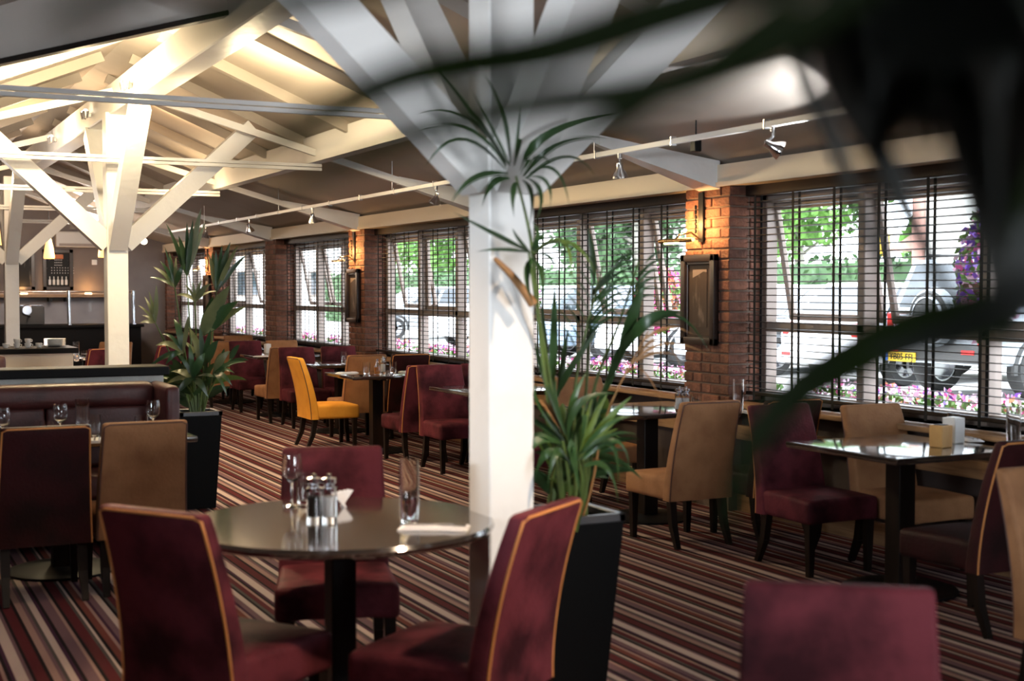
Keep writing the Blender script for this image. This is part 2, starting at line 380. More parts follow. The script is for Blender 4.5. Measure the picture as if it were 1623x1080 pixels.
# deep boarded panel over the left half of the near rafter
bm = NB(); yc = (PIERS[2][0] + PIERS[2][1]) / 2 - .1
prism(bm, [(XR - .1, 3.24), (-1.2, 2.26), (-1.2, roof_z(-1.2)), (XR - 1.75, roof_z(XR - 1.75)), (XR - .1, roof_z(XR - .1))], yc - .06, yc)
struct('ceiling_panel', bm, M['white'])
bm = NB(); beam(bm, (XR - .1, yc - .04, 3.225), (-1.2, yc - .04, 2.245), .12, .03); struct('ceiling_trim', bm, M['leg'])

# ------------------------------------------------------------------ columns
def column(x, y, label):
    t = thing('timber_column', label, 'column', (x, y, 0))
    bm = NB(); box(bm, -.09, .09, -.09, .09, 0, 3.12, .006, 1); obj('post', bm, M['white'], t, 30)
    for dx, dy in ((1, 0), (-1, 0), (0, 1), (0, -1)):
        bm = NB(); e = 1.22 if dx else 1.15
        beam(bm, (dx * .07, dy * .07, 1.98), (dx * e, dy * e, 3.06), .155, .155); obj('brace', bm, M['white'], t, 0)
    bm = NB(); box(bm, -.105, .105, -.105, .105, 0, .10, .008, 1); obj('skirting', bm, M['white'], t, 30)
column(2.14, 4.40, 'white timber column with four braces nearest the camera, behind the round table')
column(2.11, 12.05, 'white timber column with four braces behind the long banquette')
column(2.0, 19.36, 'white timber column with braces at the far left behind the cream counter')

# ------------------------------------------------------------------ chairs
MESH = {}
def chair_meshes(key):
    if key in MESH: return MESH[key]
    m = M[key]
    # seat: domed cushion block, wider at the front
    bm = NB(); box(bm, -.24, .24, -.23, .25, .29, .43, .03, 3)
    bmesh.ops.subdivide_edges(bm, edges=[e for e in bm.edges if e.calc_length() > .2], cuts=4, use_grid_fill=True)
    for v in bm.verts:
        k = (v.co.y + .23) / .48; v.co.x *= .93 + .09 * k
        if v.co.z > .4: v.co.z += .018 * (1 - (v.co.x / .25) ** 2) * math.sin(max(0, min(1, k)) * math.pi) - .004 * k
        if v.co.z < .3 and abs(v.co.x) < .2 and k > .9: v.co.z += .006
    seat = mesh_of(bm, 'seat', m, 50)
    # back: curved slab leaning away
    bm = NB(); N = 12; rings = []
    def sect(tt):
        y = -.215 - .135 * tt ** 1.7; th = .088 - .030 * tt; wd = .235 - .022 * tt; return y, th, wd
    levels = [(i / N, 1.0) for i in range(N)] + [(.985, 1.0), (1.0, .90), (1.008, .62)]
    for tt, sh in levels:
        y, th, wd = sect(min(tt, 1)); z = .29 + .61 * tt; ring = []
        hw = wd - (1 - sh) * .03; hy = th / 2 * sh; rc = min(.018, hy * .8)
        for cx, cy, a0 in ((hw, hy, 0), (-hw, hy, 90), (-hw, -hy, 180), (hw, -hy, 270)):
            for a in (0, 30, 60, 90):
                ring.append(bm.verts.new((cx - math.copysign(rc, cx) + rc * math.cos(R(a0 + a)), y + cy - math.copysign(rc, cy) + rc * math.sin(R(a0 + a)), z)))
        rings.append(ring)
    for A, B in zip(rings, rings[1:]):
        for i in range(16): bm.faces.new((A[i], A[(i + 1) % 16], B[(i + 1) % 16], B[i]))
    bm.faces.new(rings[0][::-1]); bm.faces.new(rings[-1])
    back = mesh_of(bm, 'backrest', m, 60)
    bm = NB(); pts = []
    for i in range(N + 1):
        tt = i / N * .975; y, th, wd = sect(tt); pts.append((wd - .006, y - th / 2 + .004, .29 + .61 * tt))
    full = pts + [(p[0] * -1, p[1], p[2]) for p in reversed(pts)]
    y, th, wd = sect(1); i = len(pts); full[i:i] = [(wd - .03, y - th / 2 + .004, .896), (-wd + .03, y - th / 2 + .004, .896)]
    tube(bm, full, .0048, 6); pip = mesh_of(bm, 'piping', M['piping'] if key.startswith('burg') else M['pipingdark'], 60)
    legs = []
    for sx, sy in ((1, 1), (-1, 1), (1, -1), (-1, -1)):
        bm = NB()
        if sy > 0: beam(bm, (sx * .205, .205, .30), (sx * .205, .205, 0), .048, .048, (0, 1, 0), .032, .032)
        else:
            a = (sx * .185, -.20, .30); b = (sx * .187, -.225, .14); c = (sx * .19, -.285, 0)
            beam(bm, a, b, .046, .046, (0, 1, 0), .042, .042); beam(bm, b, c, .042, .042, (0, 1, 0), .030, .030)
        legs.append(mesh_of(bm, 'leg', M['leg'], 0))
    MESH[key] = (seat, back, pip, legs); return MESH[key]
def chair(x, y, rz, key, label, name='dining_chair'):
    seat, back, pip, legs = chair_meshes(key)
    t = thing(name, label, 'chair', (x, y, 0), R(rz), 'upholstered dining chairs')
    link('seat', seat, t); link('backrest', back, t); link('piping', pip, t)
    for l in legs: link('leg', l, t)
    return t
# rz = 0 faces +Y (away along the windows), 180 faces back to the camera, -90 faces the windows
C_near = [
    # round table
    (1.12, 4.36, -55, 'burg', 'burgundy leather chair with its dark back to the viewer, left of the round table'),
    (1.75, 3.97, 36, 'burg', 'burgundy leather chair with orange piping, right of the round table by the column'),
    (1.76, 5.16, 163, 'burg', 'burgundy leather chair facing the viewer behind the round table'),
    (1.81, 2.12, 142, 'burg', 'burgundy leather chair at the bottom right corner, only its top showing'),
    # banquette table
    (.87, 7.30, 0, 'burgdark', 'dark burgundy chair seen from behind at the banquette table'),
    (1.36, 7.33, 0, 'tan', 'tan suede chair seen from behind at the right end of the banquette table'),
    # window tables, nearest first
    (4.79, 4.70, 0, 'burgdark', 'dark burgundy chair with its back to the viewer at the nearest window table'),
    (4.09, 3.33, 180, 'tan', 'tan chair cut off by the right edge of the picture'),
    (4.92, 6.02, 180, 'burg', 'burgundy chair with a sheen, facing the viewer left of the nearest window table'),
    (5.41, 5.78, 180, 'tan', 'pale tan chair facing the viewer beneath the window, behind the beech block'),
    (4.69, 7.08, 0, 'tan', 'tan suede chair seen from behind, right of the near palm planter'),
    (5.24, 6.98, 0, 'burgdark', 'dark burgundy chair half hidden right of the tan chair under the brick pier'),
    (5.05, 8.70, 180, 'tan', 'tan chair facing the viewer across the table under the near brick pier'),
    (4.45, 8.82, 180, 'burg', 'burgundy chair partly hidden behind the near palm leaves'),
    (4.76, 10.72, 180, 'burg', 'burgundy chair facing the viewer just left of the near column'),
    (4.70, 11.50, 0, 'burg', 'burgundy chair back to back with the one left of the near column'),
    (5.25, 10.85, 180, 'burg', 'burgundy chair by the sill hidden behind the near column'),
    (4.84, 13.50, 0, 'tan', 'tan chair seen from behind, right of the ochre chair, past the aisle table'),
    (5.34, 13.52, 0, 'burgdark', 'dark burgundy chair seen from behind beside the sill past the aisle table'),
    (4.74, 14.95, 180, 'burg', 'burgundy chair facing the viewer behind the ochre chair'),
    (5.26, 14.95, 180, 'burg', 'burgundy chair facing the viewer by the sill near the second brick pier'),
    (4.66, 15.72, 0, 'tan', 'tan chair seen from behind left of the ochre chair'),
    (5.22, 17.15, 180, 'tan', 'tan chair facing the viewer under the fourth window'),
    (4.72, 17.15, 180, 'burg', 'burgundy chair facing the viewer left of the far tan chair'),
    (4.50, 17.94, 0, 'tan', 'tan chair seen from behind right of the far palm'),
    (5.20, 19.30, 180, 'tan', 'small tan chair facing the viewer beside the far brick pier'),
    (4.62, 19.30, 180, 'burg', 'small burgundy chair behind the far palm leaves'),
    (4.50, 20.12, 0, 'burg', 'burgundy chair seen from behind behind the far palm stems'),
    # beyond the cream counter
    (2.55, 16.3, 20, 'burg', 'burgundy chair beyond the banquette, right of the cream counter'),
    (2.95, 17.6, 150, 'tan', 'small tan chair turned aside left of the middle column'),
    (3.36, 16.9, 35, 'burg', 'burgundy chair just right of the middle column'),
]
for c in C_near: chair(*c)
chair(4.36, 12.98, -90, 'ochre', 'bright ochre chair facing the windows in the middle of the aisle')

# ------------------------------------------------------------------ tables
def table(x, y, sx, sy, label, base='round', h=.765):
    t = thing('dining_table', label, 'table', (x, y, 0), 0, 'dark dining tables')
    bm = NB(); box(bm, -sx / 2, sx / 2, -sy / 2, sy / 2, h - .034, h, .012, 3); obj('tabletop', bm, M['top'], t, 30)
    bm = NB(); box(bm, -.055, .055, -.055, .055, .03, h - .034, .004, 1); obj('pedestal', bm, M['leg'], t, 30)
    bm = NB(); lathe(bm, [(0, 0), (.30, 0), (.30, .012), (.27, .022), (.07, .032), (0, .032)], 32); obj('base_plate', bm, M['black'], t, 40)
    bm = NB(); box(bm, -.2, .2, -.03, .03, h - .06, h - .034); box(bm, -.03, .03, -.2, .2, h - .06, h - .034); obj('bracket', bm, M['black'], t, 0)
    return t
RT = (1.545, 4.48)
t = thing('round_table', 'round dark table in the foreground laid with glasses', 'table', (*RT, 0))
bm = NB(); lathe(bm, [(0, .731), (.53, .731), (.545, .740), (.548, .752), (.540, .765), (0, .765)], 64); obj('tabletop', bm, M['top'], t, 40)
bm = NB(); box(bm, -.045, .045, -.045, .045, .03, .731, .004, 1); obj('pedestal', bm, M['black'], t, 30)
bm = NB(); lathe(bm, [(0, 0), (.30, 0), (.30, .012), (.27, .022), (.07, .032), (0, .032)], 32); obj('base_plate', bm, M['black'], t, 40)
bm = NB(); box(bm, -.25, .25, -.03, .03, .705, .731); box(bm, -.03, .03, -.25, .25, .705, .731); obj('bracket', bm, M['black'], t, 0)
table(4.94, 5.36, .84, .86, 'dark table nearest the windows at right, with a beech block on it')
table(4.95, 7.86, .9, .86, 'dark table under the near brick pier, behind a tan chair')
table(4.90, 10.02, 1.0, .86, 'dark table cut off behind the near column')
table(4.62, 12.30, .78, .84, 'small dark aisle table with two tumblers, right of the ochre chair')
table(4.92, 14.22, .86, .80, 'dark table beyond the ochre chair')
table(4.90, 16.42, .86, .80, 'dark table left of the ochre chair, further back')
table(4.85, 18.60, .86, .80, 'dark table far back right of the far palm')
bt = table(1.06, 7.84, 1.36, .78, 'long dark table in front of the banquette at left')
table(2.62, 17.0, .8, .8, 'small dark table beyond the banquette, right of the cream counter')

# ------------------------------------------------------------------ banquette, partition, counters
BX0, BX1 = -1.6, 1.86
t = thing('banquette', 'long oxblood leather banquette behind the table at left', 'bench', (0, 8.42, 0))
bm = NB(); box(bm, BX0, BX1, 0, .55, .06, .30); obj('plinth', bm, M['leg'], t, 0)
n = 5; wd = (BX1 - BX0 - .08) / n
for i in range(n):
    a = BX0 + i * wd; bm = NB(); box(bm, a + .004, a + wd - .004, -.02, .50, .30, .45, .03, 3); obj('seat_cushion', bm, M['bench'], t, 40)
    bm = NB(); box(bm, a + .004, a + wd - .004, .40, .53, .45, .84, .03, 3); obj('back_cushion', bm, M['bench'], t, 40)
bm = NB(); box(bm, BX0, BX1 - .08, .36, .56, .83, .985, .06, 4); obj('top_roll', bm, M['bench'], t, 50)
bm = NB(); box(bm, BX1 - .09, BX1, .0, .57, .06, .98, .04, 3); obj('end_arm', bm, M['bench'], t, 50)
t = thing('partition', 'low grey partition with a black ledge behind the banquette', 'partition', (0, 9.02, 0))
bm = NB(); box(bm, BX0, BX1 + .02, 0, .12, 0, 1.015); obj('panel', bm, M['render'], t, 0)
bm = NB(); box(bm, BX0, BX1 + .05, -.05, .26, 1.015, 1.075, .006, 1); obj('ledge', bm, M['ebony'], t, 30)
t = thing('serving_counter', 'cream fronted counter with a black top stacked with crockery', 'counter', (0, 14.4, 0))
bm = NB(); box(bm, -.6, 2.08, 0, .6, 0, .93); obj('front_panel', bm, M['cream'], t, 0)
bm = NB(); box(bm, -.65, 2.13, -.05, .65, .93, .985, .006, 1); obj('worktop', bm, M['ebony'], t, 30)
t = thing('booth_seat', 'rounded red leather seat back in front of the cream counter', 'bench', (0, 12.9, 0))
bm = NB(); box(bm, -.5, 1.28, 0, .16, .35, .985, .05, 4); obj('seat_back', bm, M['bench'], t, 50)
bm = NB(); box(bm, -.5, 1.28, .14, .6, .1, .45, .03, 3); obj('seat_cushion', bm, M['bench'], t, 50)
bm = NB(); box(bm, -.48, 1.26, .02, .58, 0, .36); obj('plinth', bm, M['leg'], t, 0)
t = thing('shade_panel', 'dark panel added out of view on the left to shade the foreground chairs', 'partition', (-.42, 1.6, 0))  # unseen panel, added to keep the left daylight off the foreground chairs
bm = NB(); box(bm, -.06, .06, 0, 5.2, 0, 1.22, .01, 1); obj('panel', bm, M['ebony'], t, 0)
bm = NB(); box(bm, -.09, .09, -.03, 5.23, 1.22, 1.27, .008, 1); obj('cap_rail', bm, M['leg'], t, 0)
# crockery on the counter
def cup_mesh(r, h):
    bm = NB(); lathe(bm, [(0, 0), (r * .6, 0), (r * .95, h * .5), (r, h), (r * .93, h), (r * .88, h * .5), (0, h * .12)], 16)
    tube(bm, [(r * .95, 0, h * .8), (r * 1.4, 0, h * .7), (r * 1.4, 0, h * .35), (r * .85, 0, h * .25)], r * .09, 6); return mesh_of(bm, 'cup', M['china'], 50)
cm = cup_mesh(.034, .046); bmx = NB(); lathe(bmx, [(0, .004), (.05, 0), (.11, .014), (.112, .018), (.05, .008), (0, .009)], 24); pm = mesh_of(bmx, 'plate', M['china'], 50)
rc = random.Random(3)
z0c = .985
for i in range(10):
    x = .80 + i * .108; n = 2 if i % 3 else 1
    for j in range(n):
        tag(link('coffee_cup', cm, None, (x, 14.62 + rc.uniform(-.02, .02), z0c + j * .0465), (0, 0, rc.uniform(-.5, .5))), 'white coffee cup in the row of stacked cups on the cream counter', 'cup', 'cups on the cream counter')
for i in range(7):
    tag(link('side_plate', pm, None, (1.95, 14.78, .985 + i * .011)), 'white plate in the stack at the right end of the cream counter', 'plate', 'plates on the cream counter')
# bar along the end wall
t = thing('bar_counter', 'long black bar in front of the grey end wall', 'counter', (0, 25.2, 0))
bm = NB(); box(bm, -1, 4.85, 0, .9, 0, .90); obj('front', bm, M['ebony'], t, 0)
bm = NB(); box(bm, -1, 4.9, -.05, .95, .90, .95, .006, 1); obj('worktop', bm, M['ebony'], t, 30)
t = thing('bar_rail', 'chrome posts carrying a thin rail along the black bar', 'rail', (0, 25.25, .95))
for x in (3.58, 4.72): bm = NB(); tube(bm, [(x, 0, 0), (x, 0, .62)], .03, 12); lathe(bm, [(0, 0), (.05, 0), (.05, .015), (0, .015)], 12, (x, 0, 0)); obj('post', bm, M['chrome'], t, 40)
bm = NB(); tube(bm, [(2.0, 0, .60), (4.72, 0, .60)], .012, 8); obj('rail', bm, M['chrome'], t, 40)
bm = NB(); box(bm, 3.60, 4.70, -.004, .004, .03, .58); obj('glass_screen', bm, M['pane'], t, 0)
t = thing('wall_shelf', 'brown wooden shelf with downlights under the framed pictures', 'shelf', (0, YE, 1.50))
bm = NB(); box(bm, -1, 4.7, -.30, 0, -.06, .0, .006, 1); obj('board', bm, M['wood'], t, 30)
for x in (1.75, 2.98, 4.15):
    bm = NB(); lathe(bm, [(0, .0), (.07, .0), (.06, .03), (0, .03)], 16, (x, -.20, .0)); obj('uplight', bm, M['strip'], t, 40)
    lamp('POINT', 'shelf_uplight', (x, YE - .2, 1.62), 5, WARM2, shadow_soft_size=.06)
for x in (3.45, 3.75):
    bm = NB(); box(bm, x - .03, x + .03, -.25, 0, -.14, -.06); obj('bracket', bm, M['black'], t, 0)
def wall_picture(x0, x1, z0, z1, kind, label):
    t = thing('framed_picture', label, 'picture', ((x0 + x1) / 2, YE, z0)); w2 = (x1 - x0) / 2; h = z1 - z0
    bm = NB()
    for a, b, c, d in ((-w2, -w2 + .07, 0, h), (w2 - .07, w2, 0, h), (-w2, w2, 0, .07), (-w2, w2, h - .07, h)): box(bm, a, b, -.05, 0, c, d, .006, 1)
    obj('frame', bm, M['picframe'], t, 0)
    bm = NB(); box(bm, -w2 + .06, w2 - .06, -.02, -.004, .06, h - .06); pr = obj('print', bm, M['printdark' if kind == 0 else 'printspeck'], t, 0)
    if kind == 1:
        bm = NB(); box(bm, -.10, .10, -.024, -.02, h - .18, h - .10); obj('orange_panel', bm, M['orange'], pr, 0)
        for i in range(5):
            bm = NB(); x = -.15 + i * .075; box(bm, x - .022, x + .022, -.024, -.02, .10, .20); box(bm, x - .008, x + .008, -.024, -.02, .20, .26); obj('bottle_shape', bm, M['paper'], pr, 0)
        for r_ in range(8):
            bm = NB()
            for i in range(9 if r_ < 3 else 5): x = -.12 + i * .05 if r_ < 3 else -.06 + i * .03; box(bm, x, x + .014, -.023, -.02, .32 + r_ * .05, .335 + r_ * .05)
            obj('ink_row', bm, M['paper'], pr, 0)
wall_picture(2.66, 3.20, 1.58, 2.36, 0, 'black framed dark streaked picture left of the column, above the shelf')
wall_picture(3.34, 3.90, 1.58, 2.36, 1, 'black framed picture with an orange panel and pale bottle shapes')
wall_picture(1.72, 2.50, 1.58, 2.36, 0, 'black framed picture mostly hidden behind the far left column')
t = thing('air_conditioner', 'white wall box above the framed pictures at left', 'air conditioner', (3.98, YE - .02, 2.40))
bm = NB(); box(bm, -.42, .42, -.22, 0, 0, .30, .03, 3); obj('casing', bm, M['ac'], t, 40)
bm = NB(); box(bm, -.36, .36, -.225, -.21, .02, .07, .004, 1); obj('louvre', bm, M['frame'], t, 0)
tag(obj('light_switch', (lambda b: (box(b, -.05, .05, -.012, 0, -.05, .05, .006, 1), b)[1])(NB()), M['china'], None, 30, (4.30, YE, 2.12)), 'small white switch plate on the taupe wall below the wall box', 'switch')
t = thing('coffee_machine', 'chrome coffee machine at the left end of the black bar', 'coffee machine', (2.95, 25.5, .95))
bm = NB(); box(bm, -.22, .22, -.2, .2, 0, .34, .03, 3); obj('body', bm, M['trimblack'], t, 40)
bm = NB(); lathe(bm, [(0, -.24), (.08, -.24), (.1, -.2), (.1, .1), (0, .1)], 20, (-.08, 0, .27), 'y'); obj('boiler', bm, M['chrome'], t, 40)
bm = NB(); tube(bm, [(-.05, -.2, .18), (-.05, -.32, .16)], .02, 8); obj('group_handle', bm, M['black'], t, 40)
bm = NB(); box(bm, -.2, .2, -.18, .18, .34, .37, .01, 1); obj('cup_tray', bm, M['chrome'], t, 30)
def pendant(x, y, z, label):
    t = thing('pendant_lamp', label, 'lamp', (x, y, z))
    bm = NB(); lathe(bm, [(.085, 0), (.09, .03), (.072, .17), (.042, .31), (.025, .35), (0, .35)], 20); obj('shade', bm, M['shade'], t, 50)
    bm = NB(); tube(bm, [(0, 0, .35), (0, 0, roof_z(x) - z)], .006, 6); obj('cord', bm, M['black'], t, 50)
    lamp('POINT', 'pendant_glow', (x, y, z - .06), 6, WARM2, shadow_soft_size=.06)
p = pix(78, 410, 22.5); pendant(p.x, p.y, p.z, 'amber glass pendant lamp in front of the dark streaked picture')
p = pix(164, 408, 22.5); pendant(p.x, p.y, p.z, 'amber glass pendant lamp half hidden behind the middle column')
p = pix(3, 388, 19.8); pendant(p.x, p.y, p.z, 'amber glass pendant lamp at the left edge of the picture')
# ------------------------------------------------------------------ blinds
def slat_mesh(L):
    bm = NB(); N = 4; top = []; bot = []
    for i in range(N + 1):
        x = -.025 + .05 * i / N; zc = .003 * (1 - (x / .025) ** 2)
        top.append((x, zc + .0017)); bot.append((x, zc - .0017))
    prism(bm, top + bot[::-1], .0, L, 'y'); return mesh_of(bm, 'slat', M['slat'], 40)
SL = {}
BN = ['nearest', 'second', 'third', 'fourth', 'fifth', 'farthest']
BW = ['right of the near pier', 'behind the near palm', 'left of the near column', 'between two brick piers', 'right of the far palm', 'behind the far palm']
for k in range(1, 7):
    y0, y1 = WINS[k]; y0 += .015; L = y1 - .015 - y0; key = round(L, 2)
    if key not in SL: SL[key] = slat_mesh(L)
    t = thing('venetian_blind', 'dark wooden venetian blind on the %s window, %s' % (BN[k - 1], BW[k - 1]), 'blind', (5.765, y0, 0), 0, 'venetian blinds along the window wall')
    bm = NB(); box(bm, -.04, .04, 0, L, 2.245, 2.325, .006, 1); obj('headrail', bm, M['slat'], t, 30)
    bm = NB(); box(bm, -.028, .028, 0, L, .835, .86, .005, 1); obj('bottom_rail', bm, M['slat'], t, 30)
    z = .885; rs = random.Random(k)
    while z < 2.24:
        link('slat', SL[key], t, (0, 0, z), (0, R(rs.uniform(2.5, 5.5)), 0)); z += .047
    n = 8
    for i in range(n):
        y = .10 + (L - .2) * i / (n - 1)
        for s in (-1, 1):
            bm = NB(); box(bm, s * .0275 - .001, s * .0275 + .001, y - .012, y + .012, .80 if s < 0 else .84, 2.25); obj('tape', bm, M['tape'], t, 0)

# ------------------------------------------------------------------ pictures on the piers
def pier_picture(k, label, llabel):
    y0, y1 = PIERS[k]; yc = (y0 + y1) / 2 + .05; xw = XF - .008
    t = thing('pier_picture', label, 'picture', (xw, yc, 1.18))
    w2, h = .215, .66; bm = NB()
    for a, b, c, d in ((-w2, -w2 + .055, 0, h), (w2 - .055, w2, 0, h), (-w2, w2, 0, .055), (-w2, w2, h - .055, h)):
        box(bm, -.045, 0, a, b, c, d, .008, 2)
    for a, b, c, d in ((-w2 + .05, -w2 + .075, .05, h - .05), (w2 - .075, w2 - .05, .05, h - .05), (-w2 + .05, w2 - .05, .05, .075), (-w2 + .05, w2 - .05, h - .075, h - .05)):
        box(bm, -.03, 0, a, b, c, d, .004, 1)
    obj('frame', bm, M['picframe'], t, 30)
    bm = NB(); box(bm, -.014, -.004, -w2 + .05, w2 - .05, .05, h - .05); obj('mount', bm, M['matboard'], t, 0)
    bm = NB(); box(bm, -.018, -.013, -.095, .085, .13, h - .11); pr = obj('print', bm, M['print'], t, 0)
    bm = NB(); prism(bm, [(-.095, h - .11), (.085, h - .11), (.085, h - .17), (.02, h - .15), (-.05, h - .125), (-.095, h - .13)], -.0195, -.0175, 'x'); obj('pale_sky', bm, M['taupe'], pr, 0)
    l = thing('picture_light', llabel, 'lamp', (xw, yc, 1.95))
    bm = NB(); box(bm, -.012, 0, -.03, .03, -.02, .34); obj('conduit', bm, M['black'], l, 0)
    bm = NB(); tube(bm, [(-.01, .0, .0), (-.08, .02, .05), (-.17, .04, .03), (-.19, .05, .0)], .007, 6); obj('swan_arm', bm, M['brass'], l, 50)
    bm = NB(); tube(bm, [(-.19, -.17, -.01), (-.19, .27, -.01)], .016, 10); obj('tube_shade', bm, M['brass'], l, 40)
    bm = NB(); tube(bm, [(-.19, .02, -.026), (-.19, .20, -.026)], .010, 8); obj('tube_lamp', bm, M['tubelamp'], l, 40)
    bm = NB()
    for i in range(6): lathe(bm, [(0, .02), (.010, .01), (.010, -.01), (0, -.02)], 8, (-.02, .05, .06 + i * .035))
    obj('chain', bm, M['black'], l, 40)
    lamp('AREA', 'picture_light_glow', (xw - .16, yc + .05, 2.06), 14, WARM2, shape='RECTANGLE', size=.35, size_y=.05, aim=(xw, yc + .02, 2.0))
pier_picture(2, 'dark framed sepia picture on the near brick pier', 'brass picture light over the picture on the near brick pier')
pier_picture(4, 'dark framed picture on the second visible brick pier', 'brass picture light on the second visible brick pier')
pier_picture(6, 'dark framed picture on the far brick pier behind the palm', 'brass picture light on the far brick pier behind the palm')

# ------------------------------------------------------------------ track lights
TX, TZ = 4.60, 2.50
t = thing('track_rail', 'long cream lighting rail hung along the window side', 'lighting rail', (TX, 0, TZ))
bm = NB(); box(bm, -.016, .016, 3.6, 21.5, -.016, .016); obj('rail', bm, M['white'], t, 0)
for y in [4.2 + i * .94 for i in range(18)]:
    bm = NB(); box(bm, -.02, .02, y - .006, y + .006, -.024, .03); obj('clip', bm, M['steel'], t, 0)
for y in (4.4, 8.0, 11.8, 15.5, 19.2):
    bm = NB(); tube(bm, [(0, y, .02), (0, y, roof_z(TX) - TZ)], .004, 6); obj('hanger', bm, M['steel'], t, 0)
def spot(name, loc, aim, label, lens, drop=.11, grp=None):
    t = thing(name, label, 'spotlight', loc, 0, grp)
    d = (Vector(aim) - Vector(loc)).normalized()
    h = Vector((0, 0, -drop)); q = d.to_track_quat('Z', 'Y').to_matrix().to_4x4()
    bm = NB(); tube(bm, [(0, 0, 0), (0, 0, -drop * .5), h - d * .05], .008, 8); lathe(bm, [(0, 0), (.016, 0), (.016, -.03), (0, -.03)], 10); obj('stem', bm, M['chrome'], t, 50)
    bm = NB(); lathe(bm, [(0, -.05), (.02, -.05), (.024, -.01), (.05, .03), (.056, .05), (.052, .05), (.045, .03), (0, .0)], 20); bm.transform(Matrix.Translation(h) @ q); obj('reflector', bm, M['chrome'], t, 50)
    bm = NB(); lathe(bm, [(0, .040), (.05, .040), (.05, .044), (0, .047)], 20); bm.transform(Matrix.Translation(h) @ q); obj('lens', bm, lens, t, 50)
    return t
SPL = [(6.02, (.75, -.35, -.45), 'chrome spotlight at the right end of the rail, in front of the near window', 'bulbdim'), (7.66, (.1, .1, -.9), 'chrome spotlight on the rail left of the near brick pier', 'bulbdim'),
       (10.75, (-.2, .2, -.9), 'chrome spotlight on the rail just left of the near column', 'bulbdim'), (14.2, (.2, .2, -.9), 'chrome spotlight on the rail above the ochre chair', 'bulbdim'),
       (16.8, (.3, .2, -.8), 'chrome spotlight on the rail right of the far palm', 'bulbdim'), (19.1, (-.1, .1, -.9), 'chrome spotlight on the rail above the far palm', 'bulbdim'), (4.52, (.4, -.5, -.6), 'chrome spotlight on the rail behind the dark palm leaves at upper right', 'bulb')]
for y, d, lab, ln in SPL: spot('track_spotlight', (TX, y, TZ - .016), Vector((TX, y, TZ)) + Vector(d), lab, M[ln], .11, 'spotlights on the rail')
# twin lamps clamped to the roof beam, shining up to the yellow-lit slope
for (y, lab) in ((10.9, 'pair of glowing lamps on the roof beam at upper left, the brightest'), (12.9, 'pair of lamps on the roof beam, second at upper left'), (15.2, 'pair of lamps on the roof beam, third at upper left')):
    t = thing('twin_lamp', lab, 'spotlight', (XR - .10, y, 3.20), 0, 'twin lamps on the roof beam')
    bm = NB(); box(bm, -.05, 0, -.02, .02, -.02, .02, .004, 1); obj('bracket', bm, M['steel'], t, 0)
    for s in (-1, 1):
        bm = NB(); lathe(bm, [(0, -.035), (.02, -.035), (.028, .0), (.031, .028), (.028, .028), (0, .0)], 16, (-.06, s * .06, 0)); obj('lamp_head', bm, M['steel'], t, 50)
        bm = NB(); lathe(bm, [(0, .024), (.026, .024), (.014, .044), (0, .048)], 16, (-.06, s * .06, 0)); obj('bulb', bm, M['bulb'], t, 50)
lamp('POINT', 'roof_uplight', (XR - .45, 10.6, 3.08), 190, (1.0, .80, .48), shadow_soft_size=.08)
lamp('POINT', 'roof_uplight', (XR + .55, 9.9, 2.95), 85, (1.0, .80, .48), shadow_soft_size=.08)
lamp('POINT', 'roof_uplight', (XR - .45, 14.2, 3.08), 45, (1.0, .72, .40), shadow_soft_size=.08)
lamp('POINT', 'roof_uplight', (XR + .6, 13.6, 2.95), 22, (1.0, .66, .34), shadow_soft_size=.08)
lamp('POINT', 'roof_uplight', (3.5, 15.2, 2.62), 22, (1.0, .70, .38), shadow_soft_size=.08)
lamp('POINT', 'roof_uplight', (XR - .35, 18.5, 3.05), 24, (1.0, .72, .45), shadow_soft_size=.08)
spot('wall_spotlight', tuple(pix(228, 372, 22)), tuple(pix(228, 400, 15)), 'bright spotlight shining toward the viewer by the far end wall', M['bulb'], .11)
t = thing('wall_speaker', 'small black speaker hung under the sloping ceiling near the rail', 'speaker', (4.96, 7.3, 2.52))
bm = NB(); box(bm, -.026, .026, -.03, .03, -.04, .05, .005, 1); obj('body', bm, M['black'], t, 30)
bm = NB(); tube(bm, [(0, 0, .05), (0, 0, .165)], .005, 6); obj('bracket', bm, M['black'], t, 40)
# spot beams for the pools of light, without fixtures of their own
lamp('SPOT', 'chair_spot', (3.75, 12.1, 2.7), 70, (1.0, .72, .38), spot_size=R(26), spot_blend=.5, shadow_soft_size=.05, aim=(4.12, 12.95, .45))
for (x, y, e, tx, ty) in ((3.55, 12.9, 120, 3.5, 12.9), (3.7, 16.2, 60, 3.7, 16.0), (3.0, 10.3, 100, 2.9, 10.2), (2.9, 14.5, 90, 3.2, 14.5), (1.25, 6.5, 34, 1.3, 6.9), (1.25, 5.25, 190, 1.40, 4.35)):
    lamp('SPOT', 'aisle_spot', (x, y, 2.68), e, (1.0, .68, .40), spot_size=R(78), spot_blend=.8, shadow_soft_size=.05, aim=(tx, ty, 0))
lamp('SPOT', 'table_fill', (2.65, 2.4, 2.66), 260, (1.0, .74, .50), spot_size=R(62), spot_blend=.7, shadow_soft_size=.05, aim=(1.45, 4.0, .45))  # added for the glow on the foreground seats; no lamp hangs here
lamp('SPOT', 'corner_fill', (1.3, .75, 2.6), 60, (1.0, .80, .70), spot_size=R(38), spot_blend=.7, shadow_soft_size=.05, aim=(2.0, 2.35, .75))  # added to light the chair in the bottom right corner
lamp('SPOT', 'gable_spot', (4.75, 5.75, 2.2), 75, (.95, .97, 1.0), spot_size=R(84), spot_blend=.15, shadow_soft_size=.03, aim=(4.45, 6.35, 2.85))
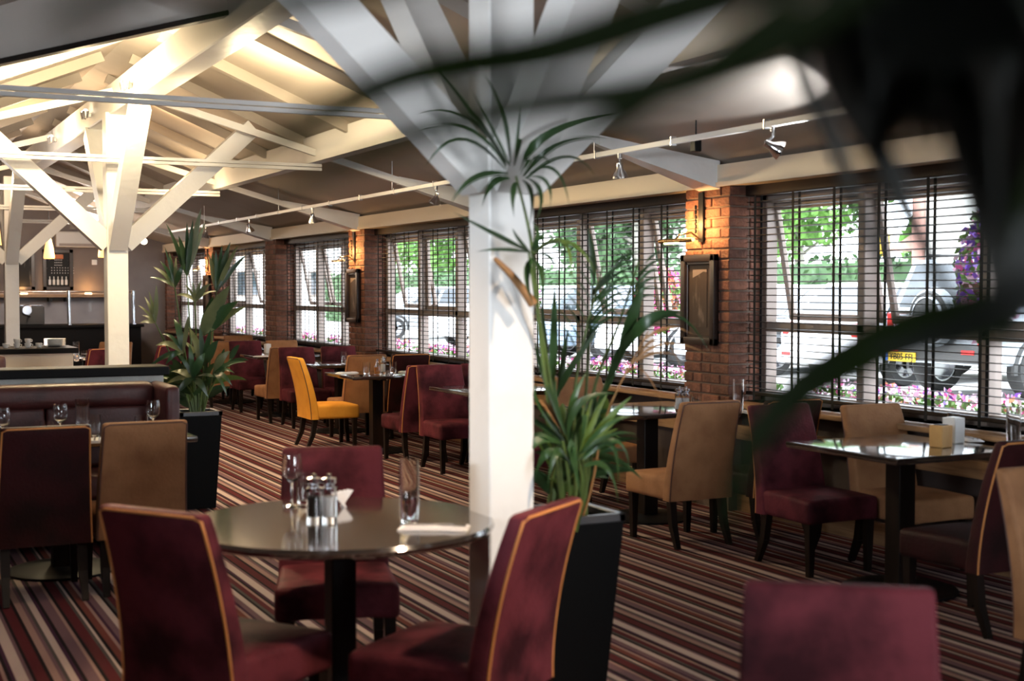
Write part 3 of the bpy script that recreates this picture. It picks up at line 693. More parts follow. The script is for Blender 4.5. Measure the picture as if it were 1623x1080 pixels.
lamp('POINT', 'near_bay_fill', (.1, 5.3, 2.45), 15, (.88, .94, 1.0), shadow_soft_size=.25)  # added cool fill for the near ceiling bay, not a room lamp
lamp('POINT', 'mid_room_fill', (1.15, 15.2, 2.45), 45, (1.0, .90, .80), shadow_soft_size=.2)  # added fill that lifts the far left column, no fixture
lamp('POINT', 'far_room_fill', (3.4, 23.5, 2.6), 150, (1.0, .86, .74), shadow_soft_size=.3)  # added fill to brighten the end wall, no fixture

# ------------------------------------------------------------------ tableware
def wine_mesh():
    bm = NB(); lathe(bm, [(0, 0), (.034, .001), (.033, .004), (.006, .008), (.004, .02), (.004, .085), (.012, .094), (.032, .112), (.039, .135), (.038, .16), (.032, .196), (.0305, .196), (.0365, .16), (.0375, .135), (.031, .114), (.010, .098), (0, .096)], 24)
    return mesh_of(bm, 'wine_glass', M['glass'], 60)
def tumbler_mesh(h, r0, r1):
    bm = NB(); lathe(bm, [(0, 0), (r0 * .9, 0), (r0, .006), (r1, h * .6), (r1 * .97, h), (r1 * .97 - .002, h), (r1 - .003, h * .6), (r0 - .003, .014), (0, .012)], 24)
    return mesh_of(bm, 'tumbler', M['glass'], 60)
GW, GT, GL = wine_mesh(), tumbler_mesh(.115, .03, .036), tumbler_mesh(.225, .032, .037)
def put(mesh, name, u, v, z, label, cat='glass', grp=None):
    p = pixz(u, v, z); o = link(name, mesh, None, (p.x, p.y, z)); return tag(o, label, cat, grp)
ZT = .7655
put(GW, 'wine_glass', 463, 803, ZT, 'wine glass on the round table, left of the mills')
put(GT, 'tumbler', 484, 799, ZT, 'low tumbler behind the wine glass on the round table')
gl = put(GL, 'tall_glass', 649, 829, ZT, 'tall clear glass on the round table near the folded napkin')
def mill(u, v, z, kind, label):
    p = pixz(u, v, z); t = thing('salt_mill' if kind == 'salt' else 'pepper_mill', label, 'mill', (p.x, p.y, z))
    bm = NB(); lathe(bm, [(0, 0), (.027, 0), (.027, .016), (.0265, .105), (.0245, .105), (.0245, .016), (0, .014)], 20); obj('jar', bm, M['glass'], t, 50)
    bm = NB(); lathe(bm, [(0, .016), (.0235, .016), (.0235, .088), (0, .092)], 16); obj('filling', bm, M[kind], t, 50)
    bm = NB(); lathe(bm, [(0, .104), (.028, .104), (.028, .118), (.018, .122), (.018, .13), (.027, .136), (.027, .152), (.008, .156), (.008, .166), (0, .168)], 20); obj('cap', bm, M['chrome'], t, 40)
mill(498, 826, ZT, 'pepper', 'clear pepper mill with a chrome cap on the round table')
mill(522, 826, ZT, 'salt', 'clear salt mill with white salt beside the pepper mill on the round table')
def napkin(u, v, z, label, l=.2, w=.09, rz=0, h=.012):
    p = pixz(u, v, z); t = thing('napkin', label, 'napkin', (p.x, p.y, z), rz)
    bm = NB(); rn = random.Random(int(u))
    for i in range(3): box(bm, -l / 2 + i * .008, l / 2 - i * .006, -w / 2 + i * .006, w / 2 - i * .004, i * h / 3, (i + 1) * h / 3 - .0005, .0015, 1)
    bmesh.ops.subdivide_edges(bm, edges=[e for e in bm.edges if e.calc_length() > w * .6], cuts=5, use_grid_fill=True)
    for q in bm.verts: q.co.z += .004 * (mnoise.noise(Vector((q.co.x * 22, q.co.y * 22, u))) + .35) * (1 if q.co.z > .002 else 0)
    obj('cloth', bm, M['napkin'], t, 60)
    bm = NB()
    for s in (-.012, .012): box(bm, -l * .42, l * .30, s - .004, s + .004, h + .002, h + .006); box(bm, l * .28, l * .46, s - .009, s + .009, h + .002, h + .005)
    obj('cutlery', bm, M['chrome'], t, 0)
napkin(688, 839, ZT, 'white napkin with cutlery at the right of the round table', .24, .10, R(-30))
p = pixz(543, 803, ZT); t = thing('folded_napkin', 'small white napkin standing in pleats behind the mills on the round table', 'napkin', (p.x, p.y, ZT))
bm = NB()
for i in range(5):
    a = R(-50 + i * 25); prism(bm, [(0, 0), (.01, 0), (math.sin(a) * .05 + .012, .055), (math.sin(a) * .05 - .012, .06)], -.02 + i * .01, -.013 + i * .01, 'y')
obj('pleats', bm, M['napkin'], t, 0)
# banquette table
for u, v, m, nm, lab in ((96, 698, GW, 'wine_glass', 'wine glass on the banquette table above the dark chair back'), (74, 702, GT, 'tumbler', 'tumbler left of the wine glass above the dark chair back'), (131, 697, GL, 'tall_glass', 'tall glass in the middle of the banquette table'),
                        (149, 690, GT, 'tumbler', 'tumbler just right of the tall glass on the banquette table'), (243, 690, GW, 'wine_glass', 'wine glass at the right of the banquette table, over the tan chair'), (224, 692, GT, 'tumbler', 'tumbler left of the right wine glass on the banquette table'),
                        (5, 706, GW, 'wine_glass', 'wine glass at the left edge of the picture on the banquette table')):
    put(m, nm, u, v, ZT, lab)
napkin(154, 700, ZT, 'white napkin with cutlery between the two chair backs on the banquette table', .2, .09, R(80))
# aisle table
put(GT, 'tumbler', 581, 593, ZT, 'tumbler at the left of the aisle table'); put(GT, 'tumbler', 623, 592, ZT, 'tumbler at the right of the aisle table')
def bottle(u, v, z, fill, label, h=.15):
    p = pixz(u, v, z); t = thing('oil_bottle', label, 'bottle', (p.x, p.y, z))
    bm = NB(); lathe(bm, [(0, 0), (.027, 0), (.028, .01), (.028, h * .62), (.012, h * .8), (.011, h), (0, h)], 20); obj('flask', bm, M['glass'], t, 50)
    bm = NB(); lathe(bm, [(0, .006), (.025, .006), (.025, h * .55), (0, h * .56)], 16); obj('filling', bm, M[fill], t, 50)
    bm = NB(); lathe(bm, [(0, h - .005), (.013, h - .005), (.013, h + .02), (0, h + .022)], 12); obj('stopper', bm, M['chrome'], t, 50)
bottle(598, 594, ZT, 'oil', 'amber oil bottle in the middle of the aisle table', .13)
mill(607, 592, ZT, 'salt', 'salt mill behind the amber bottle on the aisle table')
napkin(550, 592, ZT, 'white napkin with cutlery at the left corner of the aisle table', .22, .10, R(20)); napkin(650, 590, ZT, 'white napkin with cutlery at the right corner of the aisle table', .22, .10, R(10))
def holder(u, v, z, label, mt, s=.075, h=.12):
    p = pixz(u, v, z); t = thing('menu_block' if mt == 'block' else 'sugar_box', label, 'holder', (p.x, p.y, z), R(8))
    bm = NB(); box(bm, -s / 2, s / 2, -s / 2, s / 2, 0, h, .004, 1); obj('body', bm, M[mt], t, 30)
    bm = NB(); box(bm, -s * .3, s * .3, -s * .3, s * .3, h, h + .003); obj('slot', bm, M['leg'] if mt == 'block' else M['china'], t, 0)
holder(1491, 709, ZT, 'beech block on the nearest window table', 'block', .085, .115)
holder(1511, 702, ZT, 'white china box behind the beech block on the nearest window table', 'china', .085, .135)
put(GT, 'tumbler', 1511, 686, ZT, 'tumbler behind the white china box on the nearest window table'); put(GL, 'tall_glass', 1606, 716, ZT, 'tall glass at the right edge above the dark chair')
napkin(1535, 698, ZT, 'white napkin with cutlery right of the white china box', .2, .09, R(70))
mill(1076, 652, ZT, 'salt', 'salt mill behind the tan chair on the table by the near pier'); mill(1087, 652, ZT, 'salt', 'second salt mill right beside the first, behind the tan chair')
put(GT, 'tumbler', 1103, 652, ZT, 'tumbler behind the tan chair, right of the salt mills'); put(GL, 'tall_glass', 1170, 655, ZT, 'tall glass right of the tan chair under the near pier')
napkin(1188, 655, ZT, 'white napkin with cutlery right of the tall glass under the near pier', .2, .09, R(75))
put(GT, 'tumbler', 882, 613, ZT, 'tumbler among the near palm leaves in front of the sill'); put(GT, 'tumbler', 545, 573, ZT, 'tumbler on the table beyond the ochre chair')
napkin(640, 577, ZT, 'white napkin on the second table from the aisle, in front of the dark chairs', .2, .09)
holder(424, 560, ZT, 'cream block on the table left of the ochre chair', 'china', .07, .12); napkin(415, 566, ZT, 'white napkin on the table left of the ochre chair', .2, .09)
for u, v, lab in ((391, 552, 'small tumbler on the table far right of the palm'), (404, 552, 'second small tumbler on the table far right of the palm')): put(GT, 'tumbler', u, v, ZT, lab)
put(GL, 'tall_glass', 121, 573, ZT, 'tall glass on the small table right of the cream counter'); put(GT, 'tumbler', 133, 571, ZT, 'tumbler on the small table right of the cream counter')

# ------------------------------------------------------------------ palms
def leaf_strip(bm, pts, wid, up=Vector((0, 0, 1)), fold=.35, prof=None):
    pts = [Vector(p) for p in pts]; n = len(pts); rows = []
    for i, p in enumerate(pts):
        t = (pts[min(i + 1, n - 1)] - pts[max(i - 1, 0)]).normalized(); s = t.cross(up)
        if s.length < 1e-3: s = t.orthogonal()
        s.normalize(); nn = s.cross(t); f = i / (n - 1)
        w = wid * (prof(f) if prof else (min(1, .35 + f * 3.2) * (1 - f ** 3) + .02)) / 2
        rows.append([bm.verts.new(p - s * w + nn * w * fold), bm.verts.new(p), bm.verts.new(p + s * w + nn * w * fold)])
    for A, B in zip(rows, rows[1:]):
        for k in (0, 1): bm.faces.new((A[k], A[k + 1], B[k + 1], B[k]))
def quad_curve(a, c, b, n):
    a, b, c = Vector(a), Vector(b), Vector(c)
    return [(1 - t) ** 2 * a + 2 * t * (1 - t) * c + t * t * b for t in [i / n for i in range(n + 1)]]
def frond(root, base, ctrl, tip, nl, ll, lw, spread=55, droop=.25, t0=.45, mt='leaf', rnd=None, plane=None, rw=.008, term=True):
    'pinnate frond: rachis is a part, every leaflet a sub-part'
    rnd = rnd or random; N = 14; cv = quad_curve(base, ctrl, tip, N)
    bm = NB(); tube(bm, cv, [rw * (1.2 - i / N) + .0015 for i in range(N + 1)], 6)
    r = obj('frond', bm, M['stem'] if mt != 'leafdry' else M['leafdry'], root, 60)
    for i in range(nl):
        f = t0 + (1 - t0) * i / max(1, nl - 1) * .98; x = f * N; j = min(N - 1, int(x)); p = cv[j].lerp(cv[j + 1], x - j)
        t = (cv[j + 1] - cv[j]).normalized(); side = t.cross(plane or Vector((0, 0, 1)))
        if side.length < .15: side = t.cross(Vector((.45, -.9, 0)))
        side.normalize(); s = 1 if i % 2 else -1
        a = R(spread * (1 - .55 * (f - t0) / (1 - t0)) + rnd.uniform(-9, 9)); L = ll * (0.72 + .4 * math.sin(math.pi * min(1, (f - t0) / (1 - t0) * .85 + .1))) * rnd.uniform(.88, 1.1)
        d = (t * math.cos(a) + side * s * math.sin(a)).normalized()
        dr = droop * rnd.uniform(.6, 1.4); pts = [p + d * L * q - Vector((0, 0, 1)) * L * dr * q * q for q in (0, .15, .32, .5, .68, .85, 1)]
        bm = NB(); leaf_strip(bm, pts, lw * rnd.uniform(.8, 1.2), up=side.cross(t) * (1 if (side.cross(t)).z >= 0 else -1) + Vector((0, 0, .3)))
        me = mesh_of(bm, 'leaflet', M[mt if rnd.random() > .12 else ('leafy' if mt == 'leaf' else mt)], 80)
        link('leaflet', me, r)
    return r
def planter(name, label, x, y, top, bot, h):
    t = thing(name, label, 'potted plant', (x, y, 0))
    bm = NB()
    def ring(s, z): return [(-s, -s, z), (s, -s, z), (s, s, z), (-s, s, z)]
    hexa(bm, ring(bot / 2, 0) + ring(top / 2, h)); bmesh.ops.delete(bm, geom=[f for f in bm.faces if all(abs(v.co.z - h) < 1e-5 for v in f.verts)], context='FACES_ONLY')
    obj('pot', bm, M['planter'], t, 0)
    bm = NB(); a = top / 2
    for q in ((-a, a, -a, -a + .022), (-a, a, a - .022, a), (-a, -a + .022, -a, a), (a - .022, a, -a, a)): box(bm, q[0] - .004, q[1] + .004, q[2] - .004, q[3] + .004, h - .025, h + .006, .003, 1)
    obj('rim', bm, M['rim'], t, 0)
    bm = NB(); box(bm, -a + .02, a - .02, -a + .02, a - .02, h - .09, h - .06); obj('soil', bm, M['soil'], t, 0)
    return t
VIEW = Vector((-math.sin(YAW), -math.cos(YAW), .25)); rp = random.Random(11); kw = dict(plane=VIEW)
def spray(root, org, stem, dep, blades, mt='leaf', rw=.008):
    'a frond: its stem runs through the given points, its blades leave the stem; every blade a sub-part'
    pts = [pix(u, v, d) - org for (u, v), d in zip(stem, dep)]
    pts = [Vector((pts[0].x * .4, pts[0].y * .4, .62))] + pts if stem[0][1] > 500 else pts
    for _ in range(2):
        q = [pts[0]]
        for a, b in zip(pts, pts[1:]): q += [a.lerp(b, .25), a.lerp(b, .75)]
        pts = q + [pts[-1]]
    n = len(pts); bm = NB(); tube(bm, pts, [rw * (1.25 - .8 * k / n) for k in range(n)], 6)
    fr = obj('frond', bm, M['stem'] if mt != 'leafdry' else M['leafdry'], root, 60)
    dl = dep[-1]
    for b in blades:
        a, c, t, w = b[:4]; m = b[4] if len(b) > 4 else mt
        d0 = dl + rp.uniform(-.02, .02); d1 = dl + rp.uniform(-.10, .05)
        A, T = pix(*a, d0) - org, pix(*t, d1) - org
        Cc = pix(*c, (d0 + d1) / 2 - .03) - org if c else (A + T) / 2 + Vector((0, 0, .02))
        K = 2 * Cc - (A + T) / 2
        bm = NB(); leaf_strip(bm, quad_curve(A, K, T, 9), w, up=Vector((.3, -.8, .6)), fold=.22, prof=lambda f: (min(1, .30 + f * 2.6) * (1 - f ** 2.6) + .02))
        link('leaflet', mesh_of(bm, 'leaflet', M[m], 80), fr)
    return fr
P1 = Vector((2.545, 4.64, 0)); pl = planter('palm_planter', 'tall potted palm in a black planter right of the near column', P1.x, P1.y, .335, .23, .70)
spray(pl, P1, [(888, 770), (858, 560), (845, 400), (836, 350), (818, 280)], [5.0, 4.85, 4.68, 4.64, 4.60], [
    ((814, 262), (826, 190), (837, 99), .034), ((808, 258), (796, 180), (767, 119), .030), ((806, 262), (742, 172), (681, 99), .030), ((808, 262), (782, 210), (747, 142), .022),
    ((802, 262), (738, 186), (662, 180), .024), ((802, 266), (742, 206), (660, 206), .024), ((800, 268), (732, 222), (676, 262), .022), ((806, 276), (752, 282), (715, 322), .026),
    ((808, 284), (780, 292), (764, 330), .030), ((818, 290), (812, 312), (815, 345), .026), ((824, 272), (868, 214), (984, 179), .034), ((830, 280), (888, 228), (968, 222), .028),
    ((834, 284), (898, 250), (944, 280), .020), ((840, 276), (880, 272), (902, 326), .026), ((828, 286), (842, 312), (838, 362), .030), ((832, 282), (856, 306), (850, 350), .030),
    ((836, 282), (866, 290), (872, 330), .028), ((826, 276), (846, 250), (880, 262), .026)])
spray(pl, P1, [(892, 770), (872, 600), (848, 470), (838, 400)], [5.0, 4.9, 4.74, 4.66], [
    ((836, 398), (772, 366), (718, 336), .032), ((838, 400), (792, 396), (752, 400), .018), ((842, 402), (824, 384), (812, 362), .030), ((844, 398), (852, 384), (866, 366), .032),
    ((846, 402), (892, 384), (906, 446), .030, 'leafy'), ((846, 400), (902, 386), (944, 434), .034, 'leafy'), ((848, 408), (872, 410), (884, 450), .026), ((842, 408), (858, 436), (858, 480), .030),
    ((844, 410), (834, 440), (846, 486), .030), ((846, 404), (880, 398), (900, 402), .026), ((840, 396), (852, 372), (842, 350), .026)])
spray(pl, P1, [(845, 482), (815, 440), (784, 410)], [4.72, 4.68, 4.64], [], 'leafdry', .015)
spray(pl, P1, [(915, 770), (908, 640), (918, 565), (956, 420)], [5.15, 5.15, 5.12, 5.1], [((920 + (36 * k / 9), 565 - 145 * k / 9), None, (872 + 5.5 * k, 498 - 13 * k), .013) for k in range(9)]
      + [((920 + (36 * k / 9), 560 - 145 * k / 9), ((952 + 4.5 * k), 512 - 13 * k), (998 + 3 * k, 500 - 13 * k), .014) for k in range(9)])
spray(pl, P1, [(930, 770), (935, 620), (980, 520), (1012, 415)], [5.2, 5.2, 5.15, 5.1], [((985 + 4 * k, 510 - 13 * k), None, (932 + 9 * k, 470 - 15 * k), .014) for k in range(7)] + [((988 + 3.5 * k, 505 - 13 * k), (1020 + 3 * k, 470 - 13 * k), (1050 + 2 * k, 480 - 16 * k), .014) for k in range(6)])
spray(pl, P1, [(905, 770), (885, 660), (876, 600)], [5.1, 5.1, 5.1], [((874, 622), None, (879, 452), .048), ((884, 630), None, (901, 520), .034), ((868, 600), None, (856, 470), .03), ((880, 640), (900, 590), (962, 505), .036), ((876, 640), (856, 580), (848, 540), .036)])
spray(pl, P1, [(920, 770), (930, 600), (940, 450)], [5.25, 5.25, 5.25], [((941, 452), None, (932, 362), .050), ((938, 470), (960, 440), (1000, 400), .026), ((936, 480), (950, 470), (985, 440), .024)])
spray(pl, P1, [(932, 770), (945, 640), (985, 555)], [5.2, 5.18, 5.12], [((978, 572), (994, 520), (1024, 440), .085), ((962, 608), None, (1004, 520), .05), ((985, 560), (1030, 506), (1085, 498), .05), ((985, 562), (1060, 500), (1126, 562), .034), ((940, 660), None, (978, 590), .04)])
spray(pl, P1, [(940, 770), (955, 660), (1028, 525)], [5.2, 5.1, 5.0], [((1000, 578), (1040, 560), (1078, 566), .016), ((1005, 572), (1060, 545), (1128, 566), .014), ((1010, 566), (1050, 540), (1085, 600), .014), ((995, 590), (1020, 590), (1050, 640), .014), ((1020, 540), (1060, 520), (1100, 532), .014)], 'leafdry', .006)
spray(pl, P1, [(925, 770), (918, 730)], [5.05, 5.0], [((916, 730), None, t, w, 'leafy') for t, w in (((1002, 628), .034), ((990, 658), .030), ((964, 622), .028), ((950, 640), .024), ((938, 632), .024), ((926, 640), .024), ((980, 680), .022))])
spray(pl, P1, [(905, 770), (892, 700)], [5.0, 4.92], [((892, 700), (846, 668), (813, 650), .036), ((894, 690), (862, 640), (846, 640), .040, 'leafdry'), ((898, 690), (880, 640), (882, 600), .036), ((900, 700), (918, 640), (980, 624), .034), ((902, 705), (926, 660), (912, 740), .034),
    ((892, 705), (850, 700), (832, 742), .036), ((890, 710), (856, 690), (836, 700), .026), ((896, 690), (870, 620), (858, 590), .036), ((900, 690), (906, 640), (930, 590), .036), ((896, 700), (852, 640), (850, 610), .030)])
spray(pl, P1, [(930, 770), (925, 730)], [4.98, 4.88], [((922, 730), (966, 704), (980, 768), .040), ((924, 728), (976, 700), (998, 748), .026), ((926, 740), (962, 744), (980, 800), .034), ((912, 730), (905, 712), (920, 786), .060), ((920, 720), (968, 690), (1010, 690), .018), ((918, 720), (960, 676), (1006, 660), .018),
    ((905, 735), (866, 720), (846, 770), .040), ((900, 730), (880, 720), (868, 772), .034)])
for a in range(9):
    b = Vector((rp.uniform(-.09, .09), rp.uniform(-.09, .09), .62)); frond(pl, b, b + Vector((rp.uniform(-.05, .05), rp.uniform(-.05, .05), .25)), b + Vector((rp.uniform(-.2, .2), rp.uniform(-.2, .1), rp.uniform(.30, .5))), 7, .22, .036, 40, .35, .3, rnd=rp, **kw)
P2 = Vector((2.26, 9.72, 0)); pl = planter('palm_planter', 'potted kentia palm in a black planter by the end of the banquette', P2.x, P2.y, .30, .22, .70)
def fan(stem, base, tips, d, w, mt='leaf', sag=0): spray(pl, P2, stem + [base], [9.72] * len(stem) + [d], [((base[0], base[1]), None if not sag else ((base[0] + t[0]) / 2, (base[1] + t[1]) / 2 - sag), t, w * (1.3 if k % 3 == 0 else .9), m_) for k, t in enumerate(tips) for m_ in [mt if k % 4 else ('leafpale' if mt == 'leaf' else mt)]], mt)
fan([(312, 640), (302, 540)], (296, 436), [(319, 330), (306, 347), (263, 354), (283, 374), (326, 352), (296, 352), (274, 380)], 9.75, .05)
fan([(326, 640), (336, 540)], (343, 462), [(330, 402), (342, 396), (352, 388), (365, 384), (378, 388), (391, 404), (336, 400)], 9.65, .045)
fan([(306, 640), (290, 540)], (277, 456), [(243, 423), (237, 440), (261, 392), (254, 414), (279, 408), (268, 400), (290, 420)], 9.6, .036, sag=4)
fan([(316, 640), (312, 560)], (309, 478), [(335, 450), (320, 444), (304, 446), (280, 468), (344, 462), (292, 452)], 9.5, .034, 'leafpale')
fan([(300, 640), (270, 560)], (246, 512), [(248, 452), (229, 470), (219, 484), (217, 514), (236, 462), (222, 500)], 9.45, .034, 'leafpale', sag=3)
fan([(326, 640), (324, 580)], (320, 530), [(364, 453), (350, 470), (338, 470), (378, 478), (390, 486)], 9.6, .09)
fan([(304, 640), (292, 590)], (290, 560), [(247, 548), (233, 586), (258, 530), (276, 506), (300, 500), (262, 580)], 9.5, .05, sag=8)
fan([(318, 640), (322, 600)], (322, 580), [(300, 520), (316, 516), (334, 522), (346, 540), (290, 540)], 9.55, .06)
fan([(326, 640), (334, 610)], (338, 592), [(365, 557), (390, 574), (372, 592), (368, 612), (352, 560), (360, 628)], 9.45, .045, sag=6)
fan([(310, 640), (306, 615)], (305, 600), [(270, 590), (280, 560), (300, 545), (325, 560), (262, 610), (345, 600), (330, 630), (278, 630)], 9.5, .055, sag=5)
for a in range(6):
    b = Vector((rp.uniform(-.07, .07), rp.uniform(-.07, .07), .62)); frond(pl, b, b + Vector((0, 0, .2)), b + Vector((rp.uniform(-.2, .2), rp.uniform(-.2, .1), rp.uniform(.3, .5))), 7, .24, .045, 40, .3, .3, rnd=rp, **kw)
# palm beside the viewer: long leaves cross the view very close
P3 = Vector((.92, .30, 0)); pl = planter('palm_planter', 'dark out-of-focus palm close to the viewer at upper right', P3.x, P3.y, .36, .25, .70)
bm = NB(); tube(bm, [(0, 0, .62), (-.01, .03, 1.2), (-.03, .06, 1.75), (-.05, .10, 2.0)], [.03, .026, .022, .012], 10); obj('trunk', bm, M['stem'], pl, 60)
CROWN = Vector((-.05, .10, 2.0))
def near(pix_pts, wid, mt='leafbacklit', start=True):
    pts = [pix(*q) - P3 for q in pix_pts]
    if start: pts = quad_curve(CROWN, CROWN.lerp(pts[0], .5) + Vector((0, 0, .06)), pts[0], 4)[:-1] + pts
    # smooth the polyline
    for _ in range(2):
        q = [pts[0]]
        for a, b in zip(pts, pts[1:]): q += [a.lerp(b, .25), a.lerp(b, .75)]
        pts = q + [pts[-1]]
    bm = NB(); leaf_strip(bm, pts, wid, up=Vector((.1, -1, .2)), fold=.25, prof=lambda f: (min(1, .3 + f * 4) * (1 - f ** 4) + .03)); obj('large_leaf', bm, M[mt], pl, 80)
near([(1250, -40, .62), (1000, 40, .56), (860, 88, .53), (740, 104, .52), (620, 128, .52), (520, 178, .52), (420, 240, .52), (330, 300, .52)], .021, 'leafshade')
near([(1300, 40, .62), (1080, 136, .56), (960, 156, .53), (840, 164, .52), (700, 198, .52), (590, 234, .52), (480, 282, .52), (400, 320, .52)], .017, 'leafshade')
near([(1280, -20, .6), (1000, 190, .54), (880, 240, .52), (760, 290, .52), (690, 330, .52)], .010, 'leafshade')
near([(900, -150, .6), (640, -40, .54), (480, 2, .52), (380, 22, .52), (290, 44, .52)], .016, 'leafshade')
near([(620, -160, .6), (300, -60, .54), (160, 0, .52), (60, 40, .52)], .014, 'leafshade')
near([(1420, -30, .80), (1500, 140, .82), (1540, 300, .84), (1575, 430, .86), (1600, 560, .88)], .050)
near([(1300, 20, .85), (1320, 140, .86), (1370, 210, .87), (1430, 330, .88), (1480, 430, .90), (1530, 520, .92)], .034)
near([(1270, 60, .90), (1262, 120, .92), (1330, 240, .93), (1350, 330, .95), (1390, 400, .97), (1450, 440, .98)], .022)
near([(1620, 300, .78), (1610, 480, .80), (1540, 506, .80), (1440, 522, .80), (1330, 574, .80), (1250, 625, .79), (1195, 690, .78), (1165, 770, .78), (1150, 840, .78)], .032, 'leafshade')
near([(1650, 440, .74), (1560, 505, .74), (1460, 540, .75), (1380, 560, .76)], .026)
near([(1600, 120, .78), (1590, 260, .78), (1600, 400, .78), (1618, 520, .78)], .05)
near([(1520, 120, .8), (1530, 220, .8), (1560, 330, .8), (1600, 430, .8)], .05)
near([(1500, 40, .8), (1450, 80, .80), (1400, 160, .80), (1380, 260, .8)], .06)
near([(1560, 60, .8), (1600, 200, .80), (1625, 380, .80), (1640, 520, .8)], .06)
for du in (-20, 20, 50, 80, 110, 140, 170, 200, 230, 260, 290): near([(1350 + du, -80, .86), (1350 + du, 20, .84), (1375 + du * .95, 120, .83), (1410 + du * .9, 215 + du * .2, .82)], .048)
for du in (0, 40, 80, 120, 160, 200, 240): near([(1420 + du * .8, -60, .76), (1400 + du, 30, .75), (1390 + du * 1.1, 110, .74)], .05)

# ------------------------------------------------------------------ outside the windows
GZ = .25
bm = NB(); box(bm, 6.05, 70, -20, 80, GZ - .3, GZ); struct('floor', bm, M['grit'])
def foliage(bm, n, fn, s, rnd, quad=True):
    for _ in range(n):
        p = fn(); a = Vector((rnd.gauss(0, 1), rnd.gauss(0, 1), rnd.gauss(0, 1))).normalized(); b = a.orthogonal().normalized(); q = a.cross(b); k = s * rnd.uniform(.6, 1.3)
        v = [bm.verts.new(p + b * k), bm.verts.new(p + q * k * .55), bm.verts.new(p - b * k), bm.verts.new(p - q * k * .55)]; bm.faces.new(v)
rf = random.Random(5)
for k in range(1, 7):
    y0, y1 = WINS[k]
    t = thing('flower_trough', 'trough of pink and white flowers outside the %s window' % BN[k - 1], 'flower box', (6.12, y0, .56), 0, 'flower troughs outside the windows')
    L = y1 - y0; bm = NB(); box(bm, .06, .34, 0, L, 0, .22, .01, 1); obj('trough', bm, M['trough'], t, 0)
    bm = NB(); box(bm, .1, .3, .03, L - .03, -.31, .0); obj('trough_stand', bm, M['trough'], t, 0)
    bm = NB(); foliage(bm, 700, lambda: Vector((rf.uniform(.04, .40), rf.uniform(0, L), .22 + rf.uniform(-.02, .10))), .035, rf); o = obj('foliage', bm, M['hedge'], t, 0); o['kind'] = 'stuff'
    for mt, n in (('pink', 300), ('pale', 380), ('violet', 60), ('orangep', 60)):
        bm = NB(); foliage(bm, n, lambda: Vector((rf.uniform(.02, .42), rf.uniform(0, L), .24 + rf.uniform(0, .13))), .026, rf); o = obj('blooms', bm, M[mt], t, 0); o['kind'] = 'stuff'
def basket(x, y, z, r, hh, mts, label):
    t = thing('hanging_basket', label, 'flower basket', (x, y, z))
    bm = NB(); lathe(bm, [(0, -.18), (.10, -.15), (.17, -.05), (.19, 0), (.17, 0), (0, -.02)], 18); obj('basket', bm, M['trough'], t, 40)
    bm = NB()
    for a in (0, 120, 240): tube(bm, [(.18 * math.cos(R(a)), .18 * math.sin(R(a)), 0), (0, 0, .5)], .004, 5)
    tube(bm, [(0, 0, .5), (0, 0, 2.55 - z), (-.35, 0, 2.55 - z)], .008, 6); obj('chain', bm, M['black'], t, 40)
    def pt():
        a = Vector((rf.gauss(0, 1), rf.gauss(0, 1), rf.gauss(0, 1))).normalized(); return Vector((a.x * r, a.y * r, a.z * hh + (hh * .1))) * rf.uniform(.7, 1.05)
    bm = NB(); foliage(bm, 500, pt, .035, rf); o = obj('foliage', bm, M['hedge'], t, 0); o['kind'] = 'stuff'
    for m in mts:
        bm = NB(); foliage(bm, 260, pt, .035, rf); o = obj('blooms', bm, M[m], t, 0); o['kind'] = 'stuff'
basket(6.45, 10.05, 1.47, .22, .30, ('pink', 'pink', 'orangep'), 'hanging basket of pink flowers left of the near brick pier')
basket(6.40, 6.18, 1.62, .20, .42, ('violet', 'violet', 'pale', 'pink'), 'hanging basket of violet flowers at the right of the near window')
basket(6.45, 12.75, 1.45, .2, .28, ('pink', 'pale'), 'hanging basket of pink flowers partly hidden by the near palm')
# hedge and trees
t = thing('hedge', 'clipped green hedge beyond the parked cars', 'hedge', (19.0, 22, GZ))
bm = NB(); box(bm, -.3, .3, -22, 34, 0, 1.9); obj('core', bm, M['hedgedark'], t, 0)
bm = NB(); foliage(bm, 9000, lambda: Vector((-.35 + rf.uniform(-.12, .25), rf.uniform(-22, 34), rf.uniform(0, 2.05))), .10, rf); o = obj('leaves', bm, M['hedgedark'], t, 0); o['kind'] = 'stuff'
def tree(x, y, h, r, m, label, n=6500):
    t = thing('tree', label, 'tree', (x, y, GZ)); bm = NB(); tube(bm, [(0, 0, 0), (.1, .05, h * .3), (-.05, 0, h * .62), (.05, .1, h * .9)], [.22, .18, .13, .04], 10)
    for a in range(5): tube(bm, [(0, 0, h * (.35 + .08 * a)), (math.cos(a * 2.4) * r * .7, math.sin(a * 2.4) * r * .7, h * (.55 + .08 * a))], [.08, .02], 6)
    obj('trunk', bm, M['bark'], t, 50)
    blobs = [(Vector((rf.uniform(-.7, .7) * r, rf.uniform(-.7, .7) * r, h * rf.uniform(.35, 1.0))), r * rf.uniform(.35, .6)) for _ in range(9)]
    def pt():
        c, rr = rf.choice(blobs); a = Vector((rf.gauss(0, 1), rf.gauss(0, 1), rf.gauss(0, 1))).normalized(); return c + a * rr * rf.uniform(.6, 1)
    bm = NB(); foliage(bm, n, pt, .20, rf); o = obj('crown', bm, M[m], t, 0); o['kind'] = 'stuff'
tree(29, 27, 6.0, 2.8, 'hedge', 'bright green tree behind the yellow sign')
tree(29, 36.5, 7.0, 3.2, 'hedge', 'bright green tree seen between the near column and the brick pier')
tree(29, 47, 7.5, 3.4, 'hedgedark', 'dark green tree far beyond the third window')
tree(25, 54, 8.0, 3.6, 'hedge', 'green tree beyond the far windows')
